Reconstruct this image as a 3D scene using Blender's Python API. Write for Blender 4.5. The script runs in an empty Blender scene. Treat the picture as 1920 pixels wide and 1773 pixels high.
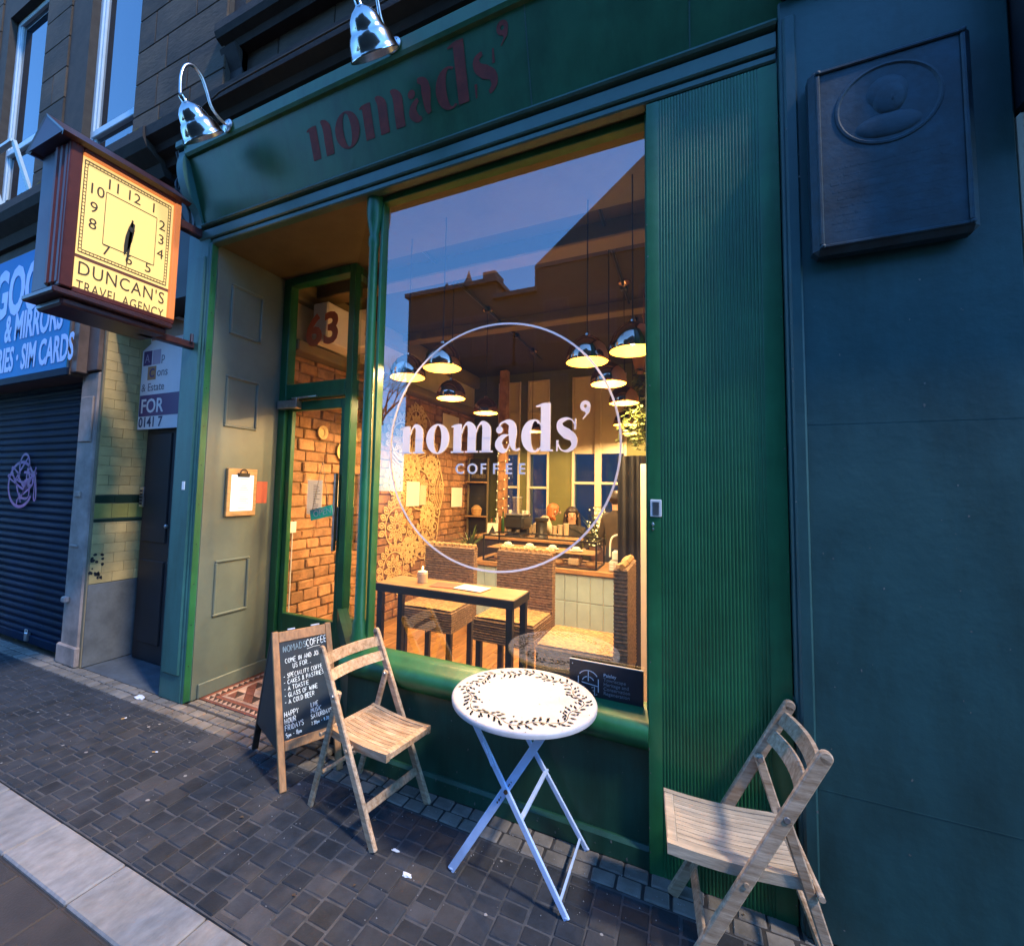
import bpy, bmesh, math, random
from mathutils import Vector, Matrix, Euler
random.seed(7)
R = math.radians
PI = math.pi
scene = bpy.context.scene
COL = scene.collection

# ---------------------------------------------------------------- camera, sky, sun, exposure
cam_d = bpy.data.cameras.new('camera')
cam = bpy.data.objects.new('camera', cam_d); COL.objects.link(cam)
def set_camera():
    yaw, pitch, roll = R(-25.468), R(3.983), R(1.2755)
    f = Vector((math.sin(yaw) * math.cos(pitch), math.cos(yaw) * math.cos(pitch), math.sin(pitch)))
    r = Vector((math.cos(yaw), -math.sin(yaw), 0)); u = r.cross(f)
    r2 = r * math.cos(roll) + u * math.sin(roll); u2 = u * math.cos(roll) - r * math.sin(roll)
    m = Matrix((( r2.x, u2.x, -f.x, 0), (r2.y, u2.y, -f.y, 0), (r2.z, u2.z, -f.z, 0), (0, 0, 0, 1)))
    m.translation = Vector((0, -2.055, 1.52))
    cam.matrix_world = m
set_camera()
cam_d.sensor_width = 36; cam_d.sensor_fit = 'HORIZONTAL'
cam_d.lens = 847 / 1920 * 36
cam_d.shift_x = (960 - 889.8) / 1920; cam_d.shift_y = -(886.5 - 858.2) / 1920
cam_d.clip_start = 0.02; cam_d.clip_end = 900
scene.camera = cam

SUN_DIR = Vector((0.60, -0.17, 0.80)).normalized()        # towards the light: along the street, high
world = bpy.data.worlds.new('World'); scene.world = world; world.use_nodes = True
nt = world.node_tree
sky = nt.nodes.new('ShaderNodeTexSky'); sky.sky_type = 'NISHITA'; sky.sun_disc = False
sky.sun_elevation = math.asin(SUN_DIR.z); sky.sun_rotation = math.atan2(SUN_DIR.x, SUN_DIR.y)
sky.air_density = 1.0; sky.dust_density = 0.0; sky.ozone_density = 3.5
tint = nt.nodes.new('ShaderNodeMix'); tint.data_type = 'RGBA'; tint.blend_type = 'MULTIPLY'; tint.inputs['Factor'].default_value = 1.0
tint.inputs['B'].default_value = (0.50, 0.90, 1.24, 1)      # deep blue-hour sky
nt.links.new(sky.outputs[0], tint.inputs['A']); nt.links.new(tint.outputs['Result'], nt.nodes['Background'].inputs[0])
nt.nodes['Background'].inputs[1].default_value = 0.15
sun_d = bpy.data.lights.new('sun', 'SUN'); sun_d.energy = 1.0; sun_d.angle = R(5.0); sun_d.color = (1.0, 0.86, 0.70)
sun = bpy.data.objects.new('sun', sun_d); COL.objects.link(sun)
sun.rotation_euler = SUN_DIR.to_track_quat('Z', 'Y').to_euler()
sun.location = (3, -3, 6)
scene.view_settings.view_transform = 'Standard'; scene.view_settings.look = 'None'
scene.view_settings.exposure = 2.0; scene.view_settings.gamma = 1.0
scene.render.engine = 'CYCLES'
cy = scene.cycles
cy.use_denoising = True
cy.max_bounces = 8; cy.diffuse_bounces = 3; cy.glossy_bounces = 4; cy.transparent_max_bounces = 12; cy.transmission_bounces = 6
cy.caustics_reflective = False; cy.caustics_refractive = False
cy.sample_clamp_indirect = 4.0

# ---------------------------------------------------------------- materials
MATS = {}
def M(name, col, rough=0.6, metal=0.0, var=0.18, scale=6.0, bump=0.0, bscale=40.0, rnd=0.0, spec=0.5, coat=0.0,
      stretch=(1, 1, 1), col2=None, dirt=0.0, detail=4.0, dscale=2.2, dstretch=(1, 1, 1)):
    m = bpy.data.materials.new(name); m.use_nodes = True
    n, l = m.node_tree.nodes, m.node_tree.links
    p = n['Principled BSDF']
    p.inputs['Roughness'].default_value = rough; p.inputs['Metallic'].default_value = metal
    p.inputs['Specular IOR Level'].default_value = spec
    p.inputs['Coat Weight'].default_value = coat
    p.inputs['Base Color'].default_value = (*col, 1)
    tc = n.new('ShaderNodeTexCoord'); mp = n.new('ShaderNodeMapping'); mp.inputs['Scale'].default_value = stretch
    l.new(tc.outputs['Object'], mp.inputs['Vector'])
    vec = mp.outputs['Vector']
    if rnd > 0:
        oi = n.new('ShaderNodeObjectInfo'); ad = n.new('ShaderNodeVectorMath'); ad.operation = 'ADD'
        sc = n.new('ShaderNodeMath'); sc.operation = 'MULTIPLY'; sc.inputs[1].default_value = 37.0
        l.new(oi.outputs['Random'], sc.inputs[0]); l.new(vec, ad.inputs[0]); l.new(sc.outputs[0], ad.inputs[1]); vec = ad.outputs[0]
    out = None
    if var > 0 or col2 is not None:
        no = n.new('ShaderNodeTexNoise'); no.inputs['Scale'].default_value = scale; no.inputs['Detail'].default_value = detail
        no.inputs['Roughness'].default_value = 0.62
        l.new(vec, no.inputs['Vector'])
        cr = n.new('ShaderNodeValToRGB')
        a = [c * (1 - var) for c in col]; b = [min(1, c * (1 + var)) for c in (col2 or col)]
        cr.color_ramp.elements[0].position = 0.32; cr.color_ramp.elements[0].color = (*a, 1)
        cr.color_ramp.elements[1].position = 0.68; cr.color_ramp.elements[1].color = (*b, 1)
        l.new(no.outputs['Fac'], cr.inputs['Fac']); out = cr.outputs['Color']
        mr = n.new('ShaderNodeMapRange'); mr.inputs['To Min'].default_value = max(0.02, rough * 0.85); mr.inputs['To Max'].default_value = min(1, rough * 1.2)
        l.new(no.outputs['Fac'], mr.inputs['Value']); l.new(mr.outputs[0], p.inputs['Roughness'])
    if rnd > 0 and out is not None:
        hv = n.new('ShaderNodeHueSaturation'); mr2 = n.new('ShaderNodeMapRange')
        mr2.inputs['To Min'].default_value = 1 - rnd; mr2.inputs['To Max'].default_value = 1 + rnd
        l.new(oi.outputs['Random'], mr2.inputs['Value']); l.new(mr2.outputs[0], hv.inputs['Value'])
        l.new(out, hv.inputs['Color']); out = hv.outputs['Color']
    if dirt > 0 and out is not None:
        n2 = n.new('ShaderNodeTexNoise'); n2.inputs['Scale'].default_value = dscale; n2.inputs['Detail'].default_value = 7
        n2.inputs['Roughness'].default_value = 0.7
        geo = n.new('ShaderNodeNewGeometry'); mp2 = n.new('ShaderNodeMapping'); mp2.inputs['Scale'].default_value = dstretch
        l.new(geo.outputs['Position'], mp2.inputs['Vector']); l.new(mp2.outputs['Vector'], n2.inputs['Vector'])
        cr2 = n.new('ShaderNodeValToRGB'); cr2.color_ramp.elements[0].position = 0.45; cr2.color_ramp.elements[1].position = 0.72
        cr2.color_ramp.elements[0].color = (1, 1, 1, 1); cr2.color_ramp.elements[1].color = (1 - dirt, 1 - dirt, 1 - dirt * 1.1, 1)
        l.new(n2.outputs['Fac'], cr2.inputs['Fac'])
        mx = n.new('ShaderNodeMix'); mx.data_type = 'RGBA'; mx.blend_type = 'MULTIPLY'; mx.inputs['Factor'].default_value = 1
        l.new(out, mx.inputs['A']); l.new(cr2.outputs['Color'], mx.inputs['B']); out = mx.outputs['Result']
    if out is not None: l.new(out, p.inputs['Base Color'])
    if bump > 0:
        nb = n.new('ShaderNodeTexNoise'); nb.inputs['Scale'].default_value = bscale; nb.inputs['Detail'].default_value = 5
        l.new(vec, nb.inputs['Vector'])
        bp = n.new('ShaderNodeBump'); bp.inputs['Strength'].default_value = bump; bp.inputs['Distance'].default_value = 0.01
        l.new(nb.outputs['Fac'], bp.inputs['Height']); l.new(bp.outputs['Normal'], p.inputs['Normal'])
    MATS[name] = m
    return m
def EM(name, col, strength):
    m = bpy.data.materials.new(name); m.use_nodes = True
    p = m.node_tree.nodes['Principled BSDF']
    p.inputs['Base Color'].default_value = (*[c * 0.5 for c in col], 1)
    p.inputs['Emission Color'].default_value = (*col, 1); p.inputs['Emission Strength'].default_value = strength
    return m
def GLASS(name, r0=0.06, tint=(1, 1, 1), rough=0.0, bend=0.0):
    m = bpy.data.materials.new(name); m.use_nodes = True
    n, l = m.node_tree.nodes, m.node_tree.links
    n.remove(n['Principled BSDF'])
    lw = n.new('ShaderNodeLayerWeight'); lw.inputs['Blend'].default_value = 0.5
    pw = n.new('ShaderNodeMath'); pw.operation = 'POWER'; pw.inputs[1].default_value = 5
    ma = n.new('ShaderNodeMath'); ma.operation = 'MULTIPLY_ADD'; ma.inputs[1].default_value = 1 - r0; ma.inputs[2].default_value = r0
    l.new(lw.outputs['Facing'], pw.inputs[0]); l.new(pw.outputs[0], ma.inputs[0])
    tr = n.new('ShaderNodeBsdfTransparent'); tr.inputs[0].default_value = (*tint, 1)
    gl = n.new('ShaderNodeBsdfGlossy'); gl.inputs['Roughness'].default_value = rough
    if bend > 0:
        tc = n.new('ShaderNodeTexCoord'); no = n.new('ShaderNodeTexNoise'); no.inputs['Scale'].default_value = 1.3; no.inputs['Detail'].default_value = 1
        bp = n.new('ShaderNodeBump'); bp.inputs['Strength'].default_value = bend; bp.inputs['Distance'].default_value = 0.02
        l.new(tc.outputs['Object'], no.inputs['Vector']); l.new(no.outputs['Fac'], bp.inputs['Height']); l.new(bp.outputs['Normal'], gl.inputs['Normal'])
    mx = n.new('ShaderNodeMixShader')
    l.new(ma.outputs[0], mx.inputs[0]); l.new(tr.outputs[0], mx.inputs[1]); l.new(gl.outputs[0], mx.inputs[2])
    l.new(mx.outputs[0], n['Material Output'].inputs['Surface'])
    return m

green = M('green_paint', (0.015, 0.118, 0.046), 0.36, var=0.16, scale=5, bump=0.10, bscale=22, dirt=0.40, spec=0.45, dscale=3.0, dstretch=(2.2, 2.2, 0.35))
green_shaded = M('green_paint_riser_shaded', (0.012, 0.066, 0.042), 0.46, var=0.16, scale=5, bump=0.10, bscale=22, dirt=0.45, dscale=3.0, dstretch=(2.2, 2.2, 0.35))  # copy of the front green with the riser's shade put into its colour
fascia_m = M('fascia_green', (0.020, 0.100, 0.044), 0.36, var=0.14, scale=4, bump=0.08, bscale=14, dirt=0.35, dscale=3.0, dstretch=(2.2, 2.2, 0.35))
pil_m = M('pilaster_blue_green', (0.028, 0.115, 0.112), 0.48, var=0.14, scale=5, bump=0.08, bscale=30, dirt=0.38, dscale=3.0, dstretch=(2.2, 2.2, 0.35))
teal = M('teal_paint', (0.016, 0.068, 0.072), 0.48, var=0.14, scale=3, bump=0.14, bscale=26, dirt=0.40, dscale=2.4, dstretch=(1.6, 1.6, 0.4))
plaque_m = M('plaque_metal', (0.008, 0.034, 0.052), 0.55, metal=0.1, var=0.4, scale=14, bump=0.10, bscale=50, dirt=0.5, dscale=6)
sage = M('sage_recess_paint', (0.105, 0.135, 0.115), 0.38, var=0.08, scale=4, bump=0.04, bscale=20, dirt=0.18)
mould_m = M('moulding_paint', (0.040, 0.105, 0.085), 0.38, var=0.12, scale=6, bump=0.05, bscale=30, dirt=0.2)
soffit_m = M('soffit_paint', (0.10, 0.085, 0.045), 0.5, var=0.15, scale=4, bump=0.05, dirt=0.25)
red_letter = M('faded_red_vinyl', (0.19, 0.030, 0.020), 0.7, var=0.25, scale=12, dirt=0.4, dscale=9)
red_num = M('orange_red_vinyl', (0.55, 0.10, 0.03), 0.5, var=0.15)
vinyl = M('white_vinyl', (0.86, 0.85, 0.88), 0.5, var=0.03)
black_metal = M('black_metal', (0.018, 0.018, 0.02), 0.4, metal=0.4, var=0.2)
dark_wood = M('dark_wood', (0.022, 0.017, 0.014), 0.45, var=0.3, scale=10, stretch=(1, 1, 6))
chrome = M('polished_steel', (0.44, 0.42, 0.40), 0.15, metal=1.0, var=0.06, scale=30)
steel = M('brushed_steel', (0.55, 0.56, 0.58), 0.3, metal=1.0, var=0.15, scale=30)
copper = M('copper_chrome', (0.62, 0.42, 0.34), 0.06, metal=1.0, var=0.05)
gold_in_glow = M('gold_inner_glow', (0.20, 0.095, 0.012), 0.6, var=0.05, spec=0.1)
gp = gold_in_glow.node_tree.nodes['Principled BSDF']; gp.inputs['Emission Color'].default_value = (1.0, 0.60, 0.13, 1); gp.inputs['Emission Strength'].default_value = 0.16  # lamp glow on the shade lining added as emission
bulb_m = EM('bulb_glow', (1.0, 0.66, 0.25), 4)
fairy_m = EM('fairy_glow', (1.0, 0.74, 0.28), 0.7)
stone = M('sooty_sandstone', (0.066, 0.046, 0.031), 0.9, var=0.42, scale=2.2, bump=0.35, bscale=30, rnd=0.22, dirt=0.5, stretch=(0.6, 1, 1.6))
stone_joint = M('stone_joint', (0.045, 0.038, 0.032), 0.95, var=0.3, scale=8)
stone_dark = M('blackened_stone', (0.032, 0.026, 0.024), 0.9, var=0.45, scale=4, bump=0.3, bscale=30, dirt=0.4)
moss_m = M('moss', (0.035, 0.045, 0.015), 0.95, var=0.6, scale=30, bump=0.5, bscale=60)
upvc = M('white_window_frame', (0.50, 0.62, 0.70), 0.35, var=0.06)
paver_m = M('dark_paver', (0.029, 0.032, 0.039), 0.80, var=0.30, scale=9, bump=0.30, bscale=70, rnd=0.24, dirt=0.45, spec=0.3)
paver_b = M('brown_paver', (0.036, 0.036, 0.040), 0.80, var=0.30, scale=9, bump=0.30, bscale=70, rnd=0.3, dirt=0.25)
bed_light = M('pale_grit_joint', (0.054, 0.055, 0.059), 0.95, var=0.35, scale=18, bump=0.3, bscale=120)
bed_dark = M('dark_joint', (0.030, 0.027, 0.026), 0.95, var=0.35, scale=20)
sett_m = M('pale_sett', (0.17, 0.15, 0.13), 0.78, var=0.25, scale=11, bump=0.3, bscale=60, rnd=0.22, dirt=0.35)
kerb_m = M('granite_slab', (0.20, 0.20, 0.205), 0.75, var=0.20, scale=26, bump=0.35, bscale=45, rnd=0.12, dirt=0.25, stretch=(1.0, 0.5, 1))
road_m = M('road_surface', (0.034, 0.029, 0.028), 0.7, var=0.25, scale=5, bump=0.3, bscale=120, dirt=0.3)
alcove_floor = M('alcove_concrete', (0.07, 0.085, 0.105), 0.8, var=0.25, scale=6, bump=0.2, bscale=50, dirt=0.3)
cream_tile = M('cream_glazed_tile', (0.52, 0.375, 0.165), 0.34, var=0.12, scale=7, rnd=0.10, dirt=0.3)
cream_grout = M('tile_grout', (0.20, 0.16, 0.10), 0.9, var=0.2)
black_tile = M('black_green_tile', (0.015, 0.03, 0.02), 0.25, var=0.2)
olive_tile = M('olive_tile', (0.25, 0.23, 0.07), 0.3, var=0.2, rnd=0.1)
render_grey = M('grey_render', (0.11, 0.115, 0.12), 0.85, var=0.3, scale=4, bump=0.2, dirt=0.35)
pink_stone = M('pinkish_painted_stone', (0.30, 0.235, 0.21), 0.8, var=0.30, scale=5, bump=0.25, bscale=30, dirt=0.35)
shutter_m = M('navy_shutter', (0.008, 0.018, 0.042), 0.6, metal=0.0, spec=0.03, var=0.2, scale=4, dirt=0.3, stretch=(1, 1, 3))
graffiti_m = M('purple_spray', (0.20, 0.075, 0.24), 0.6, var=0.35, scale=14)
sign_blue = M('blue_sign', (0.002, 0.185, 0.50), 0.6, var=0.08, scale=2, dirt=0.12, spec=0.2)
sign_text = M('pale_blue_lettering', (0.36, 0.50, 0.86), 0.5, var=0.06)
brown_metal = M('brown_sign_side', (0.11, 0.075, 0.065), 0.6, var=0.3, scale=6, dirt=0.4)
near_black = M('near_black', (0.010, 0.011, 0.016), 0.55, var=0.3)
maroon = M('maroon_gloss', (0.085, 0.018, 0.015), 0.45, var=0.2, scale=8, spec=0.3)
maroon_d = M('maroon_dark', (0.045, 0.018, 0.022), 0.35, var=0.2, scale=8)
clock_side = M('clock_side_paint', (0.040, 0.030, 0.062), 0.5, var=0.12, scale=4)
orange_edge = EM('clock_edge_glow', (1.0, 0.28, 0.07), 0.15)
clock_face_m = EM('clock_face_glow', (1.0, 0.66, 0.21), 0.235)
clock_ink = M('clock_ink', (0.05, 0.032, 0.015), 0.6, var=0.1)
clock_line = M('clock_divider', (0.16, 0.045, 0.02), 0.6, var=0.1)
hand_m = M('clock_hand', (0.03, 0.022, 0.012), 0.5, var=0.1)
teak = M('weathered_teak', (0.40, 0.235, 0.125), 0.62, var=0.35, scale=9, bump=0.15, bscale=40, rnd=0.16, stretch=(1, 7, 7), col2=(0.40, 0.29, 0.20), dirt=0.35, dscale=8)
teak_pale = M('paler_teak', (0.44, 0.345, 0.245), 0.66, var=0.25, scale=9, bump=0.15, bscale=40, rnd=0.12, stretch=(1, 7, 7), dirt=0.2)  # paler teak tone for the right chair's seat
pine = M('aframe_pine', (0.36, 0.19, 0.085), 0.55, var=0.3, scale=8, bump=0.1, rnd=0.1, stretch=(6, 6, 1), dirt=0.2)
chalkb = M('chalkboard', (0.012, 0.022, 0.032), 0.6, var=0.5, scale=5, dirt=0.2)
chalk = M('chalk', (0.72, 0.80, 0.86), 0.9, var=0.25, scale=60)
chalk_faint = M('smudged_chalk', (0.20, 0.30, 0.36), 0.9, var=0.4, scale=40)
white_paint = M('white_table_paint', (0.43, 0.415, 0.43), 0.42, var=0.07, scale=5, dirt=0.18, dscale=9)
blue_paint = M('pale_blue_leg_paint', (0.46, 0.58, 0.84), 0.38, var=0.12, scale=12, dirt=0.15)
rust = M('rust', (0.10, 0.045, 0.02), 0.85, var=0.4, scale=40)
cut_dark = M('cutout_shade', (0.010, 0.012, 0.012), 0.9, var=0.1, spec=0.0)
brick_m = M('warm_brick', (0.34, 0.175, 0.085), 0.85, var=0.35, scale=9, bump=0.5, bscale=40, rnd=0.28, dirt=0.3)
mortar_m = M('old_mortar', (0.20, 0.12, 0.065), 0.95, var=0.4, scale=12, bump=0.4)
mural_m = M('cream_mural_paint', (0.64, 0.45, 0.20), 0.75, var=0.15, scale=20)
wood_floor = M('oak_floor', (0.40, 0.20, 0.07), 0.38, var=0.3, scale=4, rnd=0.18, stretch=(8, 1, 8))
ceil_m = M('ceiling_paint', (0.030, 0.020, 0.007), 0.8, var=0.08, scale=2)
beam_m = M('cream_beam', (0.15, 0.115, 0.06), 0.7, var=0.08)
olive_wall = M('olive_wall', (0.115, 0.115, 0.035), 0.7, var=0.12, scale=3)
plaster = M('cream_plaster', (0.55, 0.47, 0.34), 0.75, var=0.08)
blind_m = M('cream_blind', (0.60, 0.52, 0.38), 0.8, var=0.05)
white_wall = M('white_wall', (0.66, 0.60, 0.57), 0.7, var=0.05)
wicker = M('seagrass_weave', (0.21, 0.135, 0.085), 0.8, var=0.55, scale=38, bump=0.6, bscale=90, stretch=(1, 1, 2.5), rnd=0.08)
wicker_top = M('seagrass_seat', (0.36, 0.22, 0.10), 0.8, var=0.5, scale=45, bump=0.6, bscale=90, rnd=0.08)  # more golden than the weave of sides and back
tile_m = M('pale_blue_counter_tile', (0.36, 0.50, 0.58), 0.22, var=0.08, rnd=0.07)
grout_w = M('white_grout', (0.62, 0.60, 0.56), 0.9, var=0.1)
oak = M('oak_top', (0.34, 0.19, 0.085), 0.42, var=0.3, scale=6, stretch=(1, 8, 8))
paper = M('paper', (0.74, 0.70, 0.62), 0.8, var=0.04)
paper_w = M('white_paper', (0.82, 0.84, 0.86), 0.7, var=0.03)
ink_grey = M('grey_print', (0.20, 0.21, 0.22), 0.8, var=0.1)
red_paper = M('red_notice', (0.42, 0.10, 0.06), 0.7, var=0.1)
clip_wood = M('clipboard_wood', (0.40, 0.24, 0.10), 0.5, var=0.25, scale=10, stretch=(1, 1, 6))
open_blue = M('open_sign_blue', (0.05, 0.36, 0.42), 0.6, var=0.15)
rope_m = M('twine', (0.40, 0.28, 0.18), 0.9, var=0.2)
leaf_m = M('leaf_green', (0.055, 0.085, 0.022), 0.45, var=0.4, scale=12, rnd=0.2)
leaf_pale = M('leaf_mid_green', (0.060, 0.080, 0.022), 0.45, var=0.35, scale=12)
pot_m = M('terracotta_pot', (0.26, 0.12, 0.06), 0.8, var=0.2)
tile_red = M('encaustic_red', (0.19, 0.065, 0.045), 0.5, var=0.25, scale=14, rnd=0.15, dirt=0.3)
tile_pink = M('encaustic_buff', (0.42, 0.27, 0.21), 0.5, var=0.2, scale=14, rnd=0.12, dirt=0.3)
tile_blk = M('encaustic_dark', (0.055, 0.032, 0.028), 0.5, var=0.25, scale=14, rnd=0.15)
navy_board = M('navy_board', (0.010, 0.017, 0.028), 0.35, var=0.2, scale=3)
board_ink = M('board_print', (0.50, 0.55, 0.62), 0.6, var=0.1)
board_ink_dim = M('board_print_dim', (0.17, 0.20, 0.23), 0.6, var=0.1)
board_white = M('board_white', (0.78, 0.78, 0.80), 0.5, var=0.04)
purple_ink = M('purple_print', (0.085, 0.050, 0.16), 0.5, var=0.05)
lilac_ink = M('lilac_print', (0.42, 0.36, 0.48), 0.5, var=0.05)
tan_ink = M('tan_print', (0.42, 0.23, 0.11), 0.5, var=0.05)
navy_ink = M('navy_print', (0.012, 0.035, 0.11), 0.5, var=0.05)
grey_ink = M('board_grey_print', (0.16, 0.16, 0.20), 0.5, var=0.05)
skin_m = M('skin', (0.55, 0.33, 0.22), 0.55, var=0.08)
hair_dark = M('dark_hair', (0.025, 0.014, 0.009), 0.5, var=0.4, scale=40, stretch=(4, 4, 1))
hair_red = M('ginger_hair', (0.36, 0.105, 0.025), 0.5, var=0.3, scale=40, stretch=(4, 4, 1))
cloth_dark = M('dark_cloth', (0.030, 0.026, 0.024), 0.85, var=0.25)
cloth_brown = M('brown_jacket', (0.060, 0.045, 0.033), 0.85, var=0.25)
cloth_cream = M('cream_shirt', (0.52, 0.42, 0.30), 0.85, var=0.15)
cloth_jean = M('dark_jeans', (0.025, 0.032, 0.055), 0.85, var=0.2)
print_red = M('shirt_print', (0.35, 0.10, 0.07), 0.8, var=0.3, scale=60)
wax = M('candle_wax', (0.62, 0.52, 0.34), 0.5, var=0.08)
opp_stone = M('far_sandstone', (0.045, 0.036, 0.030), 0.9, var=0.25, scale=0.7, dirt=0.3)
opp_roof = M('far_slate', (0.05, 0.05, 0.055), 0.8, var=0.2)
bark = M('bark', (0.055, 0.045, 0.038), 0.9, var=0.3)
back_navy = M('back_court_wall', (0.045, 0.060, 0.090), 0.85, var=0.2, scale=0.8)
litter_m = M('litter_paper', (0.66, 0.68, 0.74), 0.8, var=0.1)
chew_m = M('chewing_gum', (0.24, 0.235, 0.23), 0.8, var=0.15)
plastic_grey = M('grey_plastic', (0.42, 0.41, 0.40), 0.45, var=0.06)
plastic_white = M('white_plastic', (0.70, 0.70, 0.70), 0.4, var=0.04)
plastic_blk = M('black_plastic', (0.02, 0.02, 0.022), 0.35, var=0.1)
shop_glass = GLASS('window_glass', 0.21, (0.97, 0.99, 0.98), bend=0.02)
door_glass = GLASS('door_glass', 0.06, (0.97, 0.99, 0.98))
upper_glass_m = M('upper_window_glass', (0.012, 0.02, 0.03), 0.03, var=0.0, spec=1.0)
upper_glass_m.node_tree.nodes['Principled BSDF'].inputs['IOR'].default_value = 2.1
clear_glass = GLASS('clear_glass', 0.07)

def THIN(name, col, k=0.5, var=0.06):
    m = M(name, col, 0.7, var=var)
    n, l = m.node_tree.nodes, m.node_tree.links
    p = n['Principled BSDF']; tr = n.new('ShaderNodeBsdfTranslucent'); mx = n.new('ShaderNodeMixShader'); mx.inputs[0].default_value = k
    tr.inputs[0].default_value = (*col, 1)
    l.new(p.outputs[0], mx.inputs[1]); l.new(tr.outputs[0], mx.inputs[2]); l.new(mx.outputs[0], n['Material Output'].inputs['Surface'])
    return m
vinyl = THIN('white_vinyl_film', (0.92, 0.86, 0.88), 0.09, 0.02)
paper_thin = THIN('thin_paper', (0.85, 0.84, 0.80), 0.5)
open_blue = THIN('open_sign_turquoise', (0.09, 0.58, 0.64), 0.6)
# ---------------------------------------------------------------- mesh helpers
ORIG = {}
class G:
    def __init__(s): s.v = []; s.f = []; s.mi = []; s.cur = 0
    def add(s, vs, fs):
        b = len(s.v); s.v += [tuple(v) for v in vs]
        for f in fs: s.f.append(tuple(b + i for i in f)); s.mi.append(s.cur)
        return s
    def box(s, x0, x1, y0, y1, z0, z1):
        return s.add([(x0, y0, z0), (x1, y0, z0), (x1, y1, z0), (x0, y1, z0), (x0, y0, z1), (x1, y0, z1), (x1, y1, z1), (x0, y1, z1)],
                     [(0, 3, 2, 1), (4, 5, 6, 7), (0, 1, 5, 4), (1, 2, 6, 5), (2, 3, 7, 6), (3, 0, 4, 7)])
    def cbox(s, x0, x1, y0, y1, z0, z1, c=0.004):
        c = min(c, (x1 - x0) * .45, (y1 - y0) * .45, (z1 - z0) * .45)
        vs = []; idx = {}
        for i, x in enumerate((x0, x1)):
            for j, y in enumerate((y0, y1)):
                for k, z in enumerate((z0, z1)):
                    xi = x + (c if i == 0 else -c); yi = y + (c if j == 0 else -c); zi = z + (c if k == 0 else -c)
                    for a, p in enumerate(((x, yi, zi), (xi, y, zi), (xi, yi, z))):
                        idx[(i, j, k, a)] = len(vs); vs.append(p)
        fs = []
        I = lambda i, j, k, a: idx[(i, j, k, a)]
        for i in (0, 1):
            q = [I(i, 0, 0, 0), I(i, 1, 0, 0), I(i, 1, 1, 0), I(i, 0, 1, 0)]; fs.append(q if i else q[::-1])
            q = [I(0, i, 0, 1), I(0, i, 1, 1), I(1, i, 1, 1), I(1, i, 0, 1)]; fs.append(q if i else q[::-1])
            q = [I(0, 0, i, 2), I(1, 0, i, 2), I(1, 1, i, 2), I(0, 1, i, 2)]; fs.append(q if i else q[::-1])
        for j in (0, 1):
            for k in (0, 1):
                fs.append([I(0, j, k, 1), I(1, j, k, 1), I(1, j, k, 2), I(0, j, k, 2)])
        for i in (0, 1):
            for k in (0, 1):
                fs.append([I(i, 0, k, 0), I(i, 1, k, 0), I(i, 1, k, 2), I(i, 0, k, 2)])
            for j in (0, 1):
                fs.append([I(i, j, 0, 0), I(i, j, 1, 0), I(i, j, 1, 1), I(i, j, 0, 1)])
        for i in (0, 1):
            for j in (0, 1):
                for k in (0, 1): fs.append([I(i, j, k, 0), I(i, j, k, 1), I(i, j, k, 2)])
        return s.add(vs, fs)
    def beam(s, a, b, w, t, up=(0, 0, 1), c=0.0):
        """bar from a to b, w wide across, t thick along 'up'"""
        a = Vector(a); b = Vector(b); d = (b - a); L = d.length; d.normalize()
        u = Vector(up); u = (u - d * u.dot(d)).normalized(); r = d.cross(u)
        g = G()
        (g.cbox(-w / 2, w / 2, 0, L, -t / 2, t / 2, c) if c else g.box(-w / 2, w / 2, 0, L, -t / 2, t / 2))
        return s.add([a + r * x + d * y + u * z for x, y, z in g.v], g.f)
    def tube(s, pts, r, n=8, closed=False, cap=True):
        pts = [Vector(p) for p in pts]; N = len(pts)
        rs = r if isinstance(r, (list, tuple)) else [r] * N
        vs = []; prev = None
        for i, p in enumerate(pts):
            if closed: d = pts[(i + 1) % N] - pts[i - 1]
            else: d = pts[min(i + 1, N - 1)] - pts[max(i - 1, 0)]
            d.normalize()
            if prev is None:
                u = Vector((0, 0, 1)) if abs(d.z) < .9 else Vector((1, 0, 0))
            else: u = prev
            u = (u - d * u.dot(d)).normalized(); prev = u; w = d.cross(u)
            for k in range(n):
                a = 2 * PI * k / n; vs.append(p + (u * math.cos(a) + w * math.sin(a)) * rs[i])
        fs = []
        for i in range(N if closed else N - 1):
            for k in range(n):
                a = i * n + k; b = i * n + (k + 1) % n; c = ((i + 1) % N) * n
                fs.append((a, b, c + (k + 1) % n, c + k))
        if cap and not closed:
            fs.append(tuple(range(n))[::-1]); fs.append(tuple((N - 1) * n + k for k in range(n)))
        return s.add(vs, fs)
    def lathe(s, prof, n=24, o=(0, 0, 0), ax=(0, 0, 1), cap=True):
        """profile (radius, height along ax)"""
        ax = Vector(ax).normalized(); u = ax.orthogonal().normalized(); w = ax.cross(u); o = Vector(o)
        vs = []; fs = []
        for r, h in prof:
            for k in range(n):
                a = 2 * PI * k / n; vs.append(o + ax * h + (u * math.cos(a) + w * math.sin(a)) * r)
        for i in range(len(prof) - 1):
            for k in range(n):
                fs.append((i * n + k, i * n + (k + 1) % n, (i + 1) * n + (k + 1) % n, (i + 1) * n + k))
        if cap and prof[0][0] > 1e-5: fs.append(tuple(range(n))[::-1])
        if cap and prof[-1][0] > 1e-5: fs.append(tuple((len(prof) - 1) * n + k for k in range(n)))
        return s.add(vs, fs)
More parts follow.
